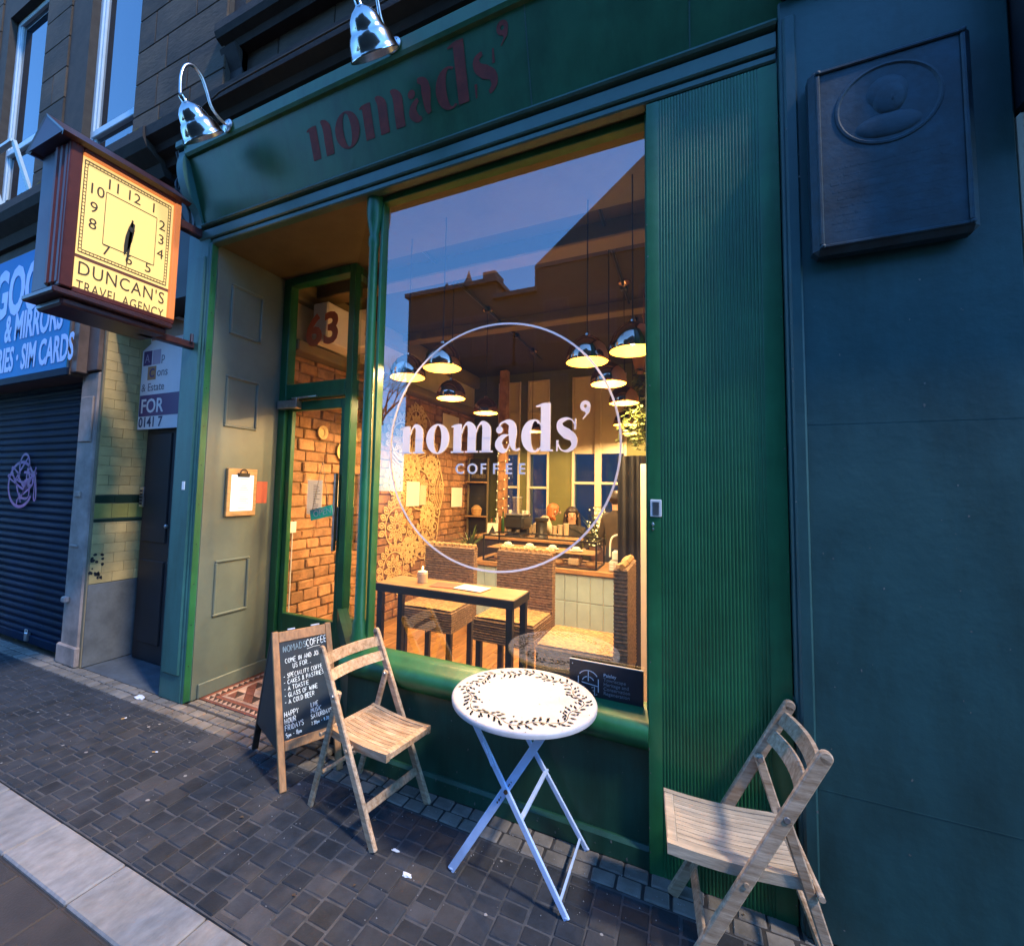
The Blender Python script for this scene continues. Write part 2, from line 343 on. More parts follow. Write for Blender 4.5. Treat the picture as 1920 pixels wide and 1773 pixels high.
    def ext(s, poly, axis, a, b):
        """extrude a polygon (2D pts in the other two axes, in order) along axis from a to b"""
        n = len(poly); vs = []
        for t in (a, b):
            for p, q in poly:
                vs.append({'x': (t, p, q), 'y': (p, t, q), 'z': (p, q, t)}[axis])
        fs = [(i, (i + 1) % n, n + (i + 1) % n, n + i) for i in range(n)] + [tuple(range(n))[::-1], tuple(range(n, 2 * n))]
        return s.add(vs, fs)
    def ribbon(s, pts, w, fn):
        """flat stroke in a plane; pts 2D; fn maps (u,v)->3D"""
        N = len(pts); ws = w if isinstance(w, (list, tuple)) else [w] * N
        vs = []
        for i in range(N):
            a = pts[max(i - 1, 0)]; b = pts[min(i + 1, N - 1)]
            dx, dy = b[0] - a[0], b[1] - a[1]; L = math.hypot(dx, dy) or 1
            nx, ny = -dy / L * ws[i] / 2, dx / L * ws[i] / 2
            vs += [fn(pts[i][0] + nx, pts[i][1] + ny), fn(pts[i][0] - nx, pts[i][1] - ny)]
        return s.add(vs, [(2 * i, 2 * i + 1, 2 * i + 3, 2 * i + 2) for i in range(N - 1)])
    def poly(s, pts, fn): return s.add([fn(*p) for p in pts], [tuple(range(len(pts)))])
    def ball(s, c, r, n=8, m=6):
        rx, ry, rz = r if isinstance(r, (list, tuple)) else (r, r, r)
        vs = []; fs = []
        for i in range(m + 1):
            t = PI * i / m
            for k in range(n):
                a = 2 * PI * k / n
                vs.append((c[0] + rx * math.sin(t) * math.cos(a), c[1] + ry * math.sin(t) * math.sin(a), c[2] + rz * math.cos(t)))
        for i in range(m):
            for k in range(n):
                fs.append((i * n + k, (i + 1) * n + k, (i + 1) * n + (k + 1) % n, i * n + (k + 1) % n))
        return s.add(vs, fs)
    def obj(s, name, mat, parent=None, smooth=False, fixn=True, ang=40):
        o0 = ORIG.get(parent.name, Vector((0, 0, 0))) if parent else Vector((0, 0, 0))
        me = bpy.data.meshes.new(name)
        me.from_pydata([(x - o0.x, y - o0.y, z - o0.z) for x, y, z in s.v], [], s.f)
        if isinstance(mat, (list, tuple)):
            for mm in mat: me.materials.append(mm)
            for p, i in zip(me.polygons, s.mi): p.material_index = i
        else: me.materials.append(mat)
        if fixn:
            bm = bmesh.new(); bm.from_mesh(me); bmesh.ops.recalc_face_normals(bm, faces=bm.faces[:]); bm.to_mesh(me); bm.free()
        if smooth:
            me.polygons.foreach_set('use_smooth', [True] * len(me.polygons))
            try: me.set_sharp_from_angle(angle=R(ang))
            except Exception: pass
        return link(name, me, parent)
def link(name, me, parent=None):
    o = bpy.data.objects.new(name, me); COL.objects.link(o)
    if parent: o.parent = parent; ORIG[o.name] = ORIG.get(parent.name, Vector((0, 0, 0)))
    return o
def tag(o, label, cat, group=None, kind=None):
    if label: o['label'] = label
    if cat: o['category'] = cat
    if group: o['group'] = group
    if kind: o['kind'] = kind
    return o
def thing(name, label, cat, loc=(0, 0, 0), rz=0, group=None, world=False):
    o = bpy.data.objects.new(name, None); COL.objects.link(o)
    o.location = loc; o.rotation_euler = (0, 0, rz); o.empty_display_size = 0.1
    ORIG[o.name] = Vector(loc) if world else Vector((0, 0, 0))
    return tag(o, label, cat, group)
def struct(o): o['kind'] = 'structure'; return o
def stuff(o): o['kind'] = 'stuff'; return o
def inst(name, me, parent, loc=(0, 0, 0), rot=(0, 0, 0), scale=(1, 1, 1)):
    o = link(name, me, parent); b = ORIG.get(parent.name, Vector((0, 0, 0)))
    o.location = (loc[0] - b.x, loc[1] - b.y, loc[2] - b.z); o.rotation_euler = rot; o.scale = scale
    return o
def unit_mesh(name, mat, c=0.08):
    """a chamfered 1x1x1 block centred on x,y with its top at z=0 (scaled per piece)"""
    pass
def copy_tree(o, parent=None):
    c = o.copy(); COL.objects.link(c); c.parent = parent; ORIG[c.name] = ORIG.get(o.name, Vector((0, 0, 0)))
    for ch in list(o.children): copy_tree(ch, c)
    return c
def text(name, body, size, mat, parent, loc, rot, align='LEFT', sx=1.0, bold=0.0, spacing=1.0, ext=0.0006):
    cu = bpy.data.curves.new(name, 'FONT'); cu.body = body; cu.size = size; cu.align_x = align
    cu.offset = bold; cu.extrude = ext; cu.space_character = spacing; cu.resolution_u = 3
    t = bpy.data.objects.new('tmp', cu); COL.objects.link(t)
    bpy.context.view_layer.update()
    me = bpy.data.meshes.new_from_object(t.evaluated_get(bpy.context.evaluated_depsgraph_get()))
    bpy.data.objects.remove(t)
    me.materials.clear(); me.materials.append(mat)
    o = link(name, me, parent); b = ORIG.get(parent.name, Vector((0, 0, 0))) if parent else Vector((0, 0, 0))
    o.location = (loc[0] - b.x, loc[1] - b.y, loc[2] - b.z); o.rotation_euler = rot; o.scale = (sx, 1, 1)
    return o
FRONT = (R(90), 0, 0)            # text that faces the street (-y)

def arc(cx, cy, rx, ry, a0, a1, n=10):
    return [(cx + rx * math.cos(R(a0 + (a1 - a0) * i / n)), cy + ry * math.sin(R(a0 + (a1 - a0) * i / n))) for i in range(n + 1)]
def spline(P, n=8):
    out = []
    for i in range(len(P) - 1):
        p0 = P[max(i - 1, 0)]; p1 = P[i]; p2 = P[i + 1]; p3 = P[min(i + 2, len(P) - 1)]
        for k in range(n):
            t = k / n
            out.append(tuple(0.5 * ((2 * b) + (-a + c) * t + (2 * a - 5 * b + 4 * c - d) * t * t + (-a + 3 * b - 3 * c + d) * t ** 3)
                             for a, b, c, d in zip(p0, p1, p2, p3)))
    out.append(tuple(P[-1])); return out

# fat-face lettering: strokes per glyph in units of the x-height
def glyph(ch):
    """list of ('p', polygon) / ('r', points, widths) and the advance"""
    st = []
    def stem(x0, x1, y0, y1): st.append(('p', [(x0, y0), (x1, y0), (x1, y1), (x0, y1)]))
    def serif(xa, xb, y, h=0.055): st.append(('p', [(xa, y), (xb, y), (xb, y + h), (xa, y + h)]))
    def arch(x0, x1):
        P = spline([(x0, 0.66), (x0 + .10, 0.90), (x0 + .26, 0.985), (x1 - .17, 0.80), (x1 - .165, 0.45)], 6)
        n = len(P); W = []
        for i in range(n):
            t = i / (n - 1); W.append(0.05 + 0.29 * max(0, min(1, (t - .30) / .45)) ** 1.2)
        st.append(('r', P, W)); stem(x1 - .335, x1, 0, 0.5); serif(x1 - .43, x1 + .09, 0)
    if ch in 'nm':
        stem(.10, .435, 0, .98); serif(0, .53, 0); st.append(('p', [(0, .88), (.12, .90), (.12, .98), (.435, 1.0), (.0, .93)]))
        arch(.435, 1.02)
        if ch == 'n': return st, 1.16
        arch(1.02, 1.605); return st, 1.745
    if ch == 'o':
        n = 28; O = [(.52 + .50 * math.cos(2 * PI * i / n), .5 + .53 * math.sin(2 * PI * i / n)) for i in range(n)]
        I = [(.52 + .165 * math.cos(2 * PI * i / n), .5 + .475 * math.sin(2 * PI * i / n)) for i in range(n)]
        for i in range(n): st.append(('p', [O[i], O[(i + 1) % n], I[(i + 1) % n], I[i]]))
        return st, 1.10
    if ch == 'a':
        P = spline([(.17, .73), (.24, .93), (.45, 1.0), (.66, .90), (.70, .62), (.70, .25), (.80, .06), (.97, .10)], 6)
        n = len(P); W = []
        for i in range(n):
            t = i / (n - 1)
            W.append(.06 + .26 * max(0, 1 - abs(t - .55) / .30) ** .7 if t < .9 else .07)
        st.append(('r', P, W)); st.append(('p', [(.20 + .13 * math.cos(a * PI / 6), .73 + .12 * math.sin(a * PI / 6)) for a in range(12)]))
        B = spline([(.56, .56), (.32, .50), (.17, .28), (.30, .07), (.48, .07), (.58, .26)], 6)
        n = len(B); st.append(('r', B, [.05 + .24 * max(0, 1 - abs(i / (n - 1) - .45) / .38) ** .8 for i in range(n)]))
        return st, 1.02
    if ch == 'd':
        n = 24; O = arc(.44, .5, .44, .53, 60, 300, n); I = arc(.50, .5, .155, .47, 60, 300, n)
        for i in range(n): st.append(('p', [O[i], O[i + 1], I[i + 1], I[i]]))
        st.append(('r', spline([(.575, .91), (.66, .9), (.74, .78)], 5), [.05] * 11)); st.append(('r', spline([(.575, .09), (.66, .08), (.74, .2)], 5), [.05] * 11))
        stem(.70, 1.035, 0, 1.52); st.append(('p', [(.52, 1.42), (.70, 1.42), (.70, 1.52), (1.035, 1.56), (.52, 1.46)])); serif(.9, 1.13, 0)
        return st, 1.17
    if ch == 's':
        P = spline([(.70, .78), (.60, .95), (.42, 1.0), (.20, .90), (.22, .70), (.42, .54), (.63, .40), (.66, .17), (.46, .01), (.24, .04), (.11, .26)], 6)
        n = len(P); st.append(('r', P, [.045 + .29 * max(0, 1 - abs(i / (n - 1) - .5) / .36) for i in range(n)]))
        st.append(('p', [(.66, .66), (.735, .66), (.735, 1.0), (.69, 1.0)])); st.append(('p', [(.07, .0), (.115, .0), (.15, .34), (.07, .34)]))
        return st, .86
    if ch == "'":
        n = 16; O = [(.17 + .17 * math.cos(2 * PI * i / n), 1.36 + .17 * math.sin(2 * PI * i / n)) for i in range(n)]
        I = [(.17 + .055 * math.cos(2 * PI * i / n), 1.36 + .055 * math.sin(2 * PI * i / n)) for i in range(n)]
        for i in range(n): st.append(('p', [O[i], O[(i + 1) % n], I[(i + 1) % n], I[i]]))
        st.append(('p', [(.335, 1.33), (.30, 1.16), (.10, .96), (.085, .985), (.19, 1.12), (.16, 1.19)]))
        return st, .36
def fat_word(word, xh, fn, name, mat, parent, worn=False):
    """fn(u, v, d) -> 3D; each letter is one mesh"""
    x = 0; k = 0
    for ch in word:
        st, adv = glyph(ch); g = G()
        for j, sgm in enumerate(st):
            d = 0.00004 * (j % 40)
            f2 = (lambda dd: (lambda u, v: fn(u, v, dd)))(d)
            if worn and sgm[0] == 'p' and max(b for a, b in sgm[1]) - min(b for a, b in sgm[1]) < .07 and max(a for a, b in sgm[1]) - min(a for a, b in sgm[1]) > .15: continue
            if worn and sgm[0] == 'r':
                run = []
                for q, w in list(zip(sgm[1], sgm[2])) + [((0, 0), 0)]:
                    if w > .10: run.append((q, w))
                    else:
                        if len(run) > 1: g.ribbon([(x + a * xh, b * xh) for (a, b), w2 in run], [w2 * xh for _, w2 in run], f2)
                        run = []
                continue
            if sgm[0] == 'p': g.poly([(x + a * xh, b * xh) for a, b in sgm[1]], f2)
            else: g.ribbon([(x + a * xh, b * xh) for a, b in sgm[1]], [w * xh for w in sgm[2]], f2)
        g.obj(name, mat, parent, fixn=False); x += adv * xh
    return x
STROKES = {  # simple capitals for chalk
 'A': [[(0, 0), (.35, 1), (.7, 0)], [(.14, .38), (.56, .38)]], 'B': [[(0, 0), (0, 1), (.45, .95), (.5, .72), (.1, .52), (.6, .4), (.55, .05), (0, 0)]],
 'C': [[(.6, .88), (.35, 1), (.05, .7), (.05, .3), (.3, 0), (.62, .1)]], 'D': [[(0, 0), (0, 1), (.4, .9), (.6, .5), (.4, .08), (0, 0)]],
 'E': [[(.55, 1), (0, 1), (0, 0), (.55, 0)], [(0, .5), (.45, .5)]], 'F': [[(.55, 1), (0, 1), (0, 0)], [(0, .52), (.45, .52)]],
 'G': [[(.6, .85), (.35, 1), (.05, .7), (.05, .3), (.3, 0), (.6, .1), (.6, .42), (.35, .42)]], 'H': [[(0, 0), (0, 1)], [(.6, 0), (.6, 1)], [(0, .5), (.6, .5)]],
 'I': [[(.1, 0), (.1, 1)]], 'J': [[(.45, 1), (.45, .2), (.25, 0), (.02, .15)]], 'L': [[(0, 1), (0, 0), (.5, 0)]],
 'M': [[(0, 0), (.05, 1), (.38, .4), (.7, 1), (.75, 0)]], 'N': [[(0, 0), (0, 1), (.58, 0), (.58, 1)]], 'O': [[(.35, 1), (.05, .75), (.05, .25), (.35, 0), (.65, .25), (.65, .75), (.35, 1)]],
 'P': [[(0, 0), (0, 1), (.45, .95), (.55, .72), (.4, .5), (0, .48)]], 'R': [[(0, 0), (0, 1), (.45, .95), (.52, .74), (.4, .52), (0, .5)], [(.22, .5), (.58, 0)]],
 'S': [[(.55, .88), (.3, 1), (.05, .8), (.2, .56), (.5, .4), (.55, .15), (.3, 0), (.02, .12)]], 'T': [[(0, 1), (.65, 1)], [(.32, 1), (.32, 0)]],
 'U': [[(0, 1), (.03, .2), (.3, 0), (.56, .2), (.58, 1)]], 'V': [[(0, 1), (.32, 0), (.62, 1)]], 'W': [[(0, 1), (.2, 0), (.4, .7), (.6, 0), (.82, 1)]],
 'Y': [[(0, 1), (.3, .5), (.62, 1)], [(.3, .5), (.3, 0)]], 'K': [[(0, 0), (0, 1)], [(.55, 1), (.02, .45), (.58, 0)]], '&': [[(.65, 0), (.15, .75), (.3, 1), (.45, .8), (.05, .3), (.2, 0), (.6, .4)]],
 '-': [[(.05, .45), (.4, .45)]], '.': [[(.08, .0), (.12, .05)]], "'": [[(.1, 1.05), (.05, .82)]], 'p': [[(0, -.3), (0, .55), (.35, .5), (.36, .1), (0, .05)]],
 'm': [[(0, 0), (0, .5), (.22, .5), (.24, 0)], [(.24, .5), (.45, .5), (.48, 0)]], '5': [[(.5, 1), (.1, 1), (.06, .6), (.4, .6), (.5, .25), (.3, 0), (.02, .08)]],
 '8': [[(.3, .52), (.05, .78), (.3, 1), (.52, .78), (.3, .52), (.02, .22), (.3, 0), (.55, .22), (.3, .52)]], '7': [[(.02, 1), (.5, 1), (.2, 0)]],
 '3': [[(.05, .95), (.35, 1), (.48, .76), (.2, .54), (.5, .3), (.3, 0), (.02, .08)]], '0': [[(.28, 1), (.03, .7), (.03, .3), (.28, 0), (.52, .3), (.52, .7), (.28, 1)]],
 '9': [[(.5, .6), (.25, .5), (.05, .75), (.28, 1), (.5, .8), (.48, .4), (.3, 0)]], '~': [[(0, .1), (.6, .02), (1.2, .12), (1.9, .05)]]}
CHN = Vector((0, -.945, .326))
def chalk_line(g, s, x, z, h, fn, w=0.0035, slope=0.0):
    for ch in s:
        if ch == ' ': x += h * .45; continue
        for stx in STROKES.get(ch, []):
            pts = [(x + (a + random.uniform(-.03, .03)) * h * .77, z + (b + random.uniform(-.04, .04)) * h + slope * x) for a, b in stx]
            if len(pts) > 3: pts = spline(pts, 3)
            off = random.uniform(0, .0006)
            g.ribbon(pts, [w * random.uniform(.75, 1.25) for _ in pts], (lambda o_: (lambda u, v: tuple(Vector(fn(u, v)) + CHN * o_)))(off))
        wd = max([a for stx in STROKES.get(ch, [[(.4, 0)]]) for a, b in stx])
        x += (wd + .29) * h * .77
    return x

# ---------------------------------------------------------------- ground, road, pavement
g = G(); g.add([(-120, -160, -0.06), (120, -160, -0.06), (120, 160, -0.06), (-120, 160, -0.06)], [(0, 1, 2, 3)])
struct(g.obj('ground', road_m))
g = G(); g.add([(-60, -9.0, -0.008), (60, -9.0, -0.008), (60, -1.114, -0.008), (-60, -1.114, -0.008)], [(0, 1, 2, 3)])
road = struct(g.obj('road', road_m))
# flush dark setts of the carriageway edge, seen at the foot of the picture
g = G(); g.box(-9, 3.0, -0.905, -0.137, -0.055, -0.0045)
pave = struct(g.obj('pavement', bed_light))
cands = []
x = -8.6; ci = 0
while x < 2.6:
    y = -0.902 + random.uniform(0, .06)
    first = True
    while y < -0.145:
        L = random.choice((0.068, 0.072, 0.075, 0.090, 0.098, 0.112))
        if first: y0 = -0.902; first = False; L = y - y0 if y - y0 > .03 else L; 
        else: y0 = y
        y1 = min(y0 + L, -0.143)
        if -0.143 - y1 < 0.035: y1 = -0.143
        cands.append((x, y0, y1)); y = y1
    x += 0.0995; ci += 1
def pdist(c): return (c[0] + .05 + 0.55) ** 2 + ((c[1] + c[2]) / 2 + 2.055) ** 2
vis = [c for c in cands if -6.5 < c[0] < 0.75]
vis.sort(key=lambda c: -((c[2] - c[1])) / pdist(c))
single = set(vis[:300])
PM = {}
def paver_mesh(L, k):
    key = (round(L, 3), k)
    if key not in PM:
        gg = G(); gg.cbox(-0.0465, 0.0465, 0, L - 0.006, -0.03, 0, 0.004)
        gg.v = [(a + random.uniform(-.0015, .0015), b + random.uniform(-.0015, .0015), c) for a, b, c in gg.v]
        me = bpy.data.meshes.new('paver'); me.from_pydata(gg.v, [], gg.f); me.materials.append(paver_b if k == 3 else paver_m); PM[key] = me
        bm = bmesh.new(); bm.from_mesh(me); bmesh.ops.recalc_face_normals(bm, faces=bm.faces[:]); bm.to_mesh(me); bm.free()
    return PM[key]
rest = G()
for c in cands:
    L = c[2] - c[1]; dz = random.uniform(-.0030, .0020)
    if c in single:
        inst('paver', paver_mesh(L, random.choice((0, 1, 2, 2, 3))), pave, (c[0] + .05, c[1] + .003, dz), (random.uniform(-.012, .012), random.uniform(-.018, .018), random.uniform(-.012, .012)))
    else: rest.cbox(c[0] + .0035, c[0] + .0965, c[1] + .003, c[2] - .003, -.03, dz, .004)
stuff(rest.obj('far_pavers', paver_m, pave))
# edging slabs
g = G(); g.box(-9, 3.0, -1.112, -0.907, -0.055, -0.012)
edge = struct(g.obj('kerb', bed_dark))
x = -1.546 - 0.497 * 13
while x < 2.6:
    gg = G(); gg.cbox(-.2455, .2455, -.098, .098, -.06, 0, .006)
    o = gg.obj('kerb_slab', kerb_m, edge); o.location = (x + .2485, -1.0085, random.uniform(-.001, .002)); x += 0.497
# paved strip beyond the slabs: long dark blocks
g = G(); g.box(-9, 3.0, -2.4, -1.118, -0.05, -0.0075)
strip = struct(g.obj('road_edge', bed_dark))
me_cache = None
for i in range(30):
    for j in range(3):
        if me_cache is None:
            gg = G(); gg.cbox(-.148, .148, -.098, .098, -.03, 0, .004); o = gg.obj('road_block', road_m, strip); me_cache = o.data
        else: o = inst('road_block', me_cache, strip)
        o.location = (-7.0 + i * .3 + (.15 if j % 2 else 0), -1.22 - j * .2, random.uniform(-.002, .0))
# pale setts against the buildings
g = G(); g.box(-9, 3.0, -0.1355, 0.03, -0.05, -0.0055)
settbed = struct(g.obj('sett_band', bed_dark))
SM = []
for k in range(4):
    gg = G(); gg.cbox(-.0445, .0445, -.0345, .0345, -.03, 0, .005)
    gg.v = [(a + random.uniform(-.002, .002), b + random.uniform(-.002, .002), c) for a, b, c in gg.v]
    me = bpy.data.meshes.new('sett'); me.from_pydata(gg.v, [], gg.f); me.materials.append(sett_m); SM.append(me)
    bm = bmesh.new(); bm.from_mesh(me); bmesh.ops.recalc_face_normals(bm, faces=bm.faces[:]); bm.to_mesh(me); bm.free()
far = G()
for j, yy in enumerate((-0.098, -0.022)):
    x = -8.5 + j * .02
    while x < 1.6:
        if x > -7.2: inst('sett', random.choice(SM), settbed, (x, yy, random.uniform(-.002, .002)), (0, 0, random.uniform(-.02, .02)))
        x += 0.0985
# threshold setts in the cafe entrance
for j, yy in enumerate((0.054, 0.092)):
    x = -3.11
    while x < -1.9:
        inst('sett', random.choice(SM), settbed, (x, yy, random.uniform(-.002, .001)), (0, 0, random.uniform(-.02, .02)), (1, .5, 1)); x += 0.0985

# entrance mosaic: encaustic triangles and bands
g = G(); g.ext([(-3.165, 0.03), (-1.9, 0.03), (-1.9, 0.12), (-2.42, 0.72), (-3.165, 0.72)], 'z', -0.05, -0.0065)
porch = struct(g.obj('entrance_floor', bed_dark))
def tri_mesh(name, pts, mat, h=0.012):
    gg = G(); gg.ext(pts, 'z', -h, 0); o = gg.obj(name, mat, porch); return o
def tile_rect(x0, x1, y0, y1, mat):
    gg = G(); gg.cbox(x0 + .001, x1 - .001, y0 + .001, y1 - .001, -.012, 0, .0015); return gg.obj('floor_tile', mat, porch)
X0, Y0, X1, Y1 = -3.125, 0.128, -2.10, 0.70
def right_edge(y): return -1.93 - (y - .12) * 0.82
tile_rect(X0 - .03, -1.95, Y0 - .012, Y0 + .006, tile_red)
tile_rect(X0 - .03, X0 - .008, Y0 + .006, Y1, tile_red)
s = .046
k = 0
while X0 + (k + 1) * s < -1.98:
    xa = X0 + k * s
    tri_mesh('floor_tile', [(xa + .001, Y0 + .008), (xa + s - .001, Y0 + .008), (xa + .001, Y0 + .006 + s)], tile_pink)
    tri_mesh('floor_tile', [(xa + s - .001, Y0 + .009), (xa + s - .001, Y0 + .006 + s), (xa + .002, Y0 + .006 + s)], tile_blk); k += 1
k = 1
while Y0 + .006 + (k + 1) * s < Y1:
    ya = Y0 + .006 + k * s
    tri_mesh('floor_tile', [(X0 + .001, ya + .001), (X0 + s - .001, ya + .001), (X0 + .001, ya + s - .001)], tile_pink)
    tri_mesh('floor_tile', [(X0 + s - .001, ya + .002), (X0 + s - .001, ya + s - .001), (X0 + .002, ya + s - .001)], tile_blk); k += 1
bx, by = X0 + s, Y0 + .006 + s
tile_rect(bx, -2.05, by, by + .03, tile_red); tile_rect(bx, bx + .03, by + .03, Y1, tile_red)
tile_rect(bx + .03, -2.08, by + .03, by + .055, tile_pink); tile_rect(bx + .03, bx + .055, by + .055, Y1, tile_pink)
q = .085; ox, oy = bx + .055, by + .055
for i in range(9):
    for j in range(5):
        xa, ya = ox + i * q, oy + j * q
        if xa + q > right_edge(ya + q) or ya + q > Y1 + .05: continue
        a, b = (tile_pink, tile_red) if (i + j) % 2 else (tile_red, tile_blk if (i * j) % 3 == 0 else tile_pink)
        tri_mesh('floor_tile', [(xa + .001, ya + .001), (xa + q - .002, ya + .001), (xa + .001, ya + q - .002)], a)
        tri_mesh('floor_tile', [(xa + q - .001, ya + .002), (xa + q - .001, ya + q - .001), (xa + .002, ya + q - .001)], b)

# litter
def litter(name, label, c, r, mat, seed, cat='litter'):
    random.seed(seed); bm = bmesh.new(); bmesh.ops.create_icosphere(bm, subdivisions=2, radius=1)
    for v in bm.verts:
        k = random.uniform(.5, 1.15); v.co = Vector((v.co.x * r[0] * k, v.co.y * r[1] * k, max(0, v.co.z * r[2] * k)))
    me = bpy.data.meshes.new(name); bm.to_mesh(me); bm.free(); me.materials.append(mat)
    o = link(name, me); o.location = (c[0], c[1], .0005); return tag(o, label, cat)
litter('tissue', 'crumpled white paper tissue lying on the pale setts by the blue-green pilaster', (-3.52, -0.075), (.05, .028, .016), litter_m, 3)
litter('tissue', 'small torn white scrap on the dark pavers between chair and bistro table', (-1.02, -0.45), (.025, .012, .007), litter_m, 5)
litter('tissue', 'thin curled white wrapper on the dark pavers below the chairs', (-1.13, -0.37), (.022, .008, .006), litter_m, 9)
g = G(); random.seed(11)
for i in range(24):
    c = (random.uniform(-4.6, .3), random.uniform(-.85, -.16)); r = random.uniform(.004, .011)
    n = 7; g.add([(c[0] + r * math.cos(2 * PI * k / n) * random.uniform(.7, 1.2), c[1] + r * .8 * math.sin(2 * PI * k / n) * random.uniform(.7, 1.2), .0022) for k in range(n)], [tuple(range(n))])
sp = g.obj('gum_spots', chew_m, fixn=False); stuff(sp); sp['label'] = 'pale chewing gum spots trodden into the dark pavers'
random.seed(21)

# ---------------------------------------------------------------- the cafe shopfront
cafe = thing('cafe_shopfront', 'dark green painted cafe shopfront with lit plate-glass window and recessed door', 'shopfront', (-1.5, 0.1, 0), world=True)
# left pilaster
g = G(); g.cbox(-3.435, -3.19, 0.0, 0.34, 0, 3.40, .006); g.cbox(-3.19, -3.165, 0.004, 0.06, 0, 3.30, .004)
g.cbox(-3.405, -3.215, -0.012, 0.01, .18, 3.2, .008)
pil = g.obj('pilaster', [pil_m], cafe)
g = G(); g.box(-3.1648, -3.161, 0.006, .050, 0.01, 3.28); g.obj('corner_bead', green, pil)
g = G()
for i in range(11): g.ball((-3.160, .028, .25 + i * .28), .004, 6, 4)
g.obj('screw_heads', near_black, pil); g = G(); g.cbox(-3.30, -3.27, -.016, -.011, 1.47, 1.53, .001); tag(g.obj('sticker', paper_w, pil), 'small white sticker stuck on the pilaster', None)
# recess wall with raised panel mouldings
g = G(); g.box(-3.19, -3.165, 0.06, 0.72, 0, 3.32)
rw = g.obj('recess_wall', sage, cafe)
def frame_x(x, y0, y1, z0, z1, w, t, name, mat, par):
    gg = G()
    gg.cbox(x - .004, x + t, y0, y1, z0, z0 + w, .006); gg.cbox(x - .004, x + t, y0, y1, z1 - w, z1, .006)
    gg.cbox(x - .004, x + t, y0, y0 + w, z0 + w, z1 - w, .006); gg.cbox(x - .004, x + t, y1 - w, y1, z0 + w, z1 - w, .006)
    return gg.obj(name, mat, par)
for z0, z1 in ((.545, .955), (1.95, 2.345), (2.665, 3.06)):
    frame_x(-3.165, .178, .465, z0, z1, .020, .014, 'panel_moulding', sage, rw)
g = G(); g.cbox(-3.167, -3.148, .10, .70, .0, .10, .005); g.obj('skirting', sage, rw)
# soffit over the recess and window
g = G(); g.box(-3.19, -0.16, 0.055, 0.74, 3.30, 3.36); g.obj('soffit', soffit_m, cafe)
# door frame, transom, fanlight
g = G()
DY = .70
g.cbox(-3.165, -3.085, DY - .03, DY + .06, 0, 3.30, .006); g.cbox(-2.44, -2.375, DY - .03, DY + .06, 0, 3.30, .006)
g.cbox(-3.085, -2.44, DY - .03, DY + .06, 2.235, 2.37, .008); g.cbox(-3.085, -2.44, DY - .03, DY + .06, 3.235, 3.30, .006)
df = g.obj('door_frame', green, cafe)
g = G(); g.add([(-3.09, DY + .02, 2.365), (-2.435, DY + .02, 2.365), (-2.435, DY + .02, 3.24), (-3.09, DY + .02, 3.24)], [(0, 1, 2, 3)])
fan = g.obj('fanlight', door_glass, cafe, fixn=False)
text('house_number', '63', .36, red_num, fan, (-2.93, DY + .012, 2.70), FRONT, bold=.012, spacing=1.05)
# door leaf
g = G()
g.cbox(-3.078, -3.03, DY, DY + .045, .015, 2.225, .004); g.cbox(-2.495, -2.447, DY, DY + .045, .015, 2.225, .004)
g.cbox(-3.03, -2.495, DY, DY + .045, 2.145, 2.225, .004); g.cbox(-3.03, -2.495, DY, DY + .045, .015, .475, .004)
door = g.obj('door', green, cafe)
g = G(); g.add([(-3.035, DY + .022, .47), (-2.49, DY + .022, .47), (-2.49, DY + .022, 2.15), (-3.035, DY + .022, 2.15)], [(0, 1, 2, 3)]); g.obj('door_pane', door_glass, door, fixn=False)
g = G(); g.cbox(-2.53, -2.475, DY - .012, DY + .001, 1.10, 1.36, .003); g.cbox(-2.50, -2.48, DY - .05, DY - .01, 1.02, 1.62, .006); g.obj('push_plate', steel, door)
g = G(); g.cbox(-3.13, -2.92, DY - .075, DY - .002, 2.155, 2.225, .006); g.beam((-2.96, DY - .07, 2.235), (-2.72, DY - .045, 2.245), .02, .012); g.cbox(-2.925, -2.905, DY - .08, DY - .05, 2.16, 2.24, .002); g.obj('door_closer', steel, door)
# splayed side glass between door and window corner
A, B = Vector((-1.775, .085, 0)), Vector((-2.385, .68, 0))
g = G(); g.add([(A.x, A.y, .60), (B.x, B.y, .60), (B.x, B.y, 3.26), (A.x, A.y, 3.26)], [(0, 1, 2, 3)])
g.obj('side_pane', shop_glass, cafe, fixn=False)
nrm = Vector((-.70, -.715, 0))
g = G()
for z0, z1, t in ((0, .07, .075), (.07, .46, .05), (.46, .60, .085)):
    a, b = A - nrm * .05, B - nrm * .05; c, d = A + nrm * (t - .05), B + nrm * (t - .05)
    g.add([(a.x, a.y, z0), (b.x, b.y, z0), (d.x, d.y, z0), (c.x, c.y, z0), (a.x, a.y, z1), (b.x, b.y, z1), (d.x, d.y, z1), (c.x, c.y, z1)],
          [(0, 1, 2, 3), (4, 5, 6, 7), (0, 1, 5, 4), (1, 2, 6, 5), (2, 3, 7, 6), (3, 0, 4, 7)])
g.obj('side_stall_riser', green_shaded, cafe)
# turned corner mullion
g = G(); n = 14
prof = [(.050, .56), (.050, .66), (.042, .68), (.040, .74), (.031, .76), (.028, 2.98), (.034, 3.0), (.034, 3.04), (.028, 3.06), (.044, 3.14), (.052, 3.20), (.052, 3.30)]
g.lathe(prof, 18, (-1.735, .085, 0)); g.obj('corner_mullion', green, cafe, smooth=True)
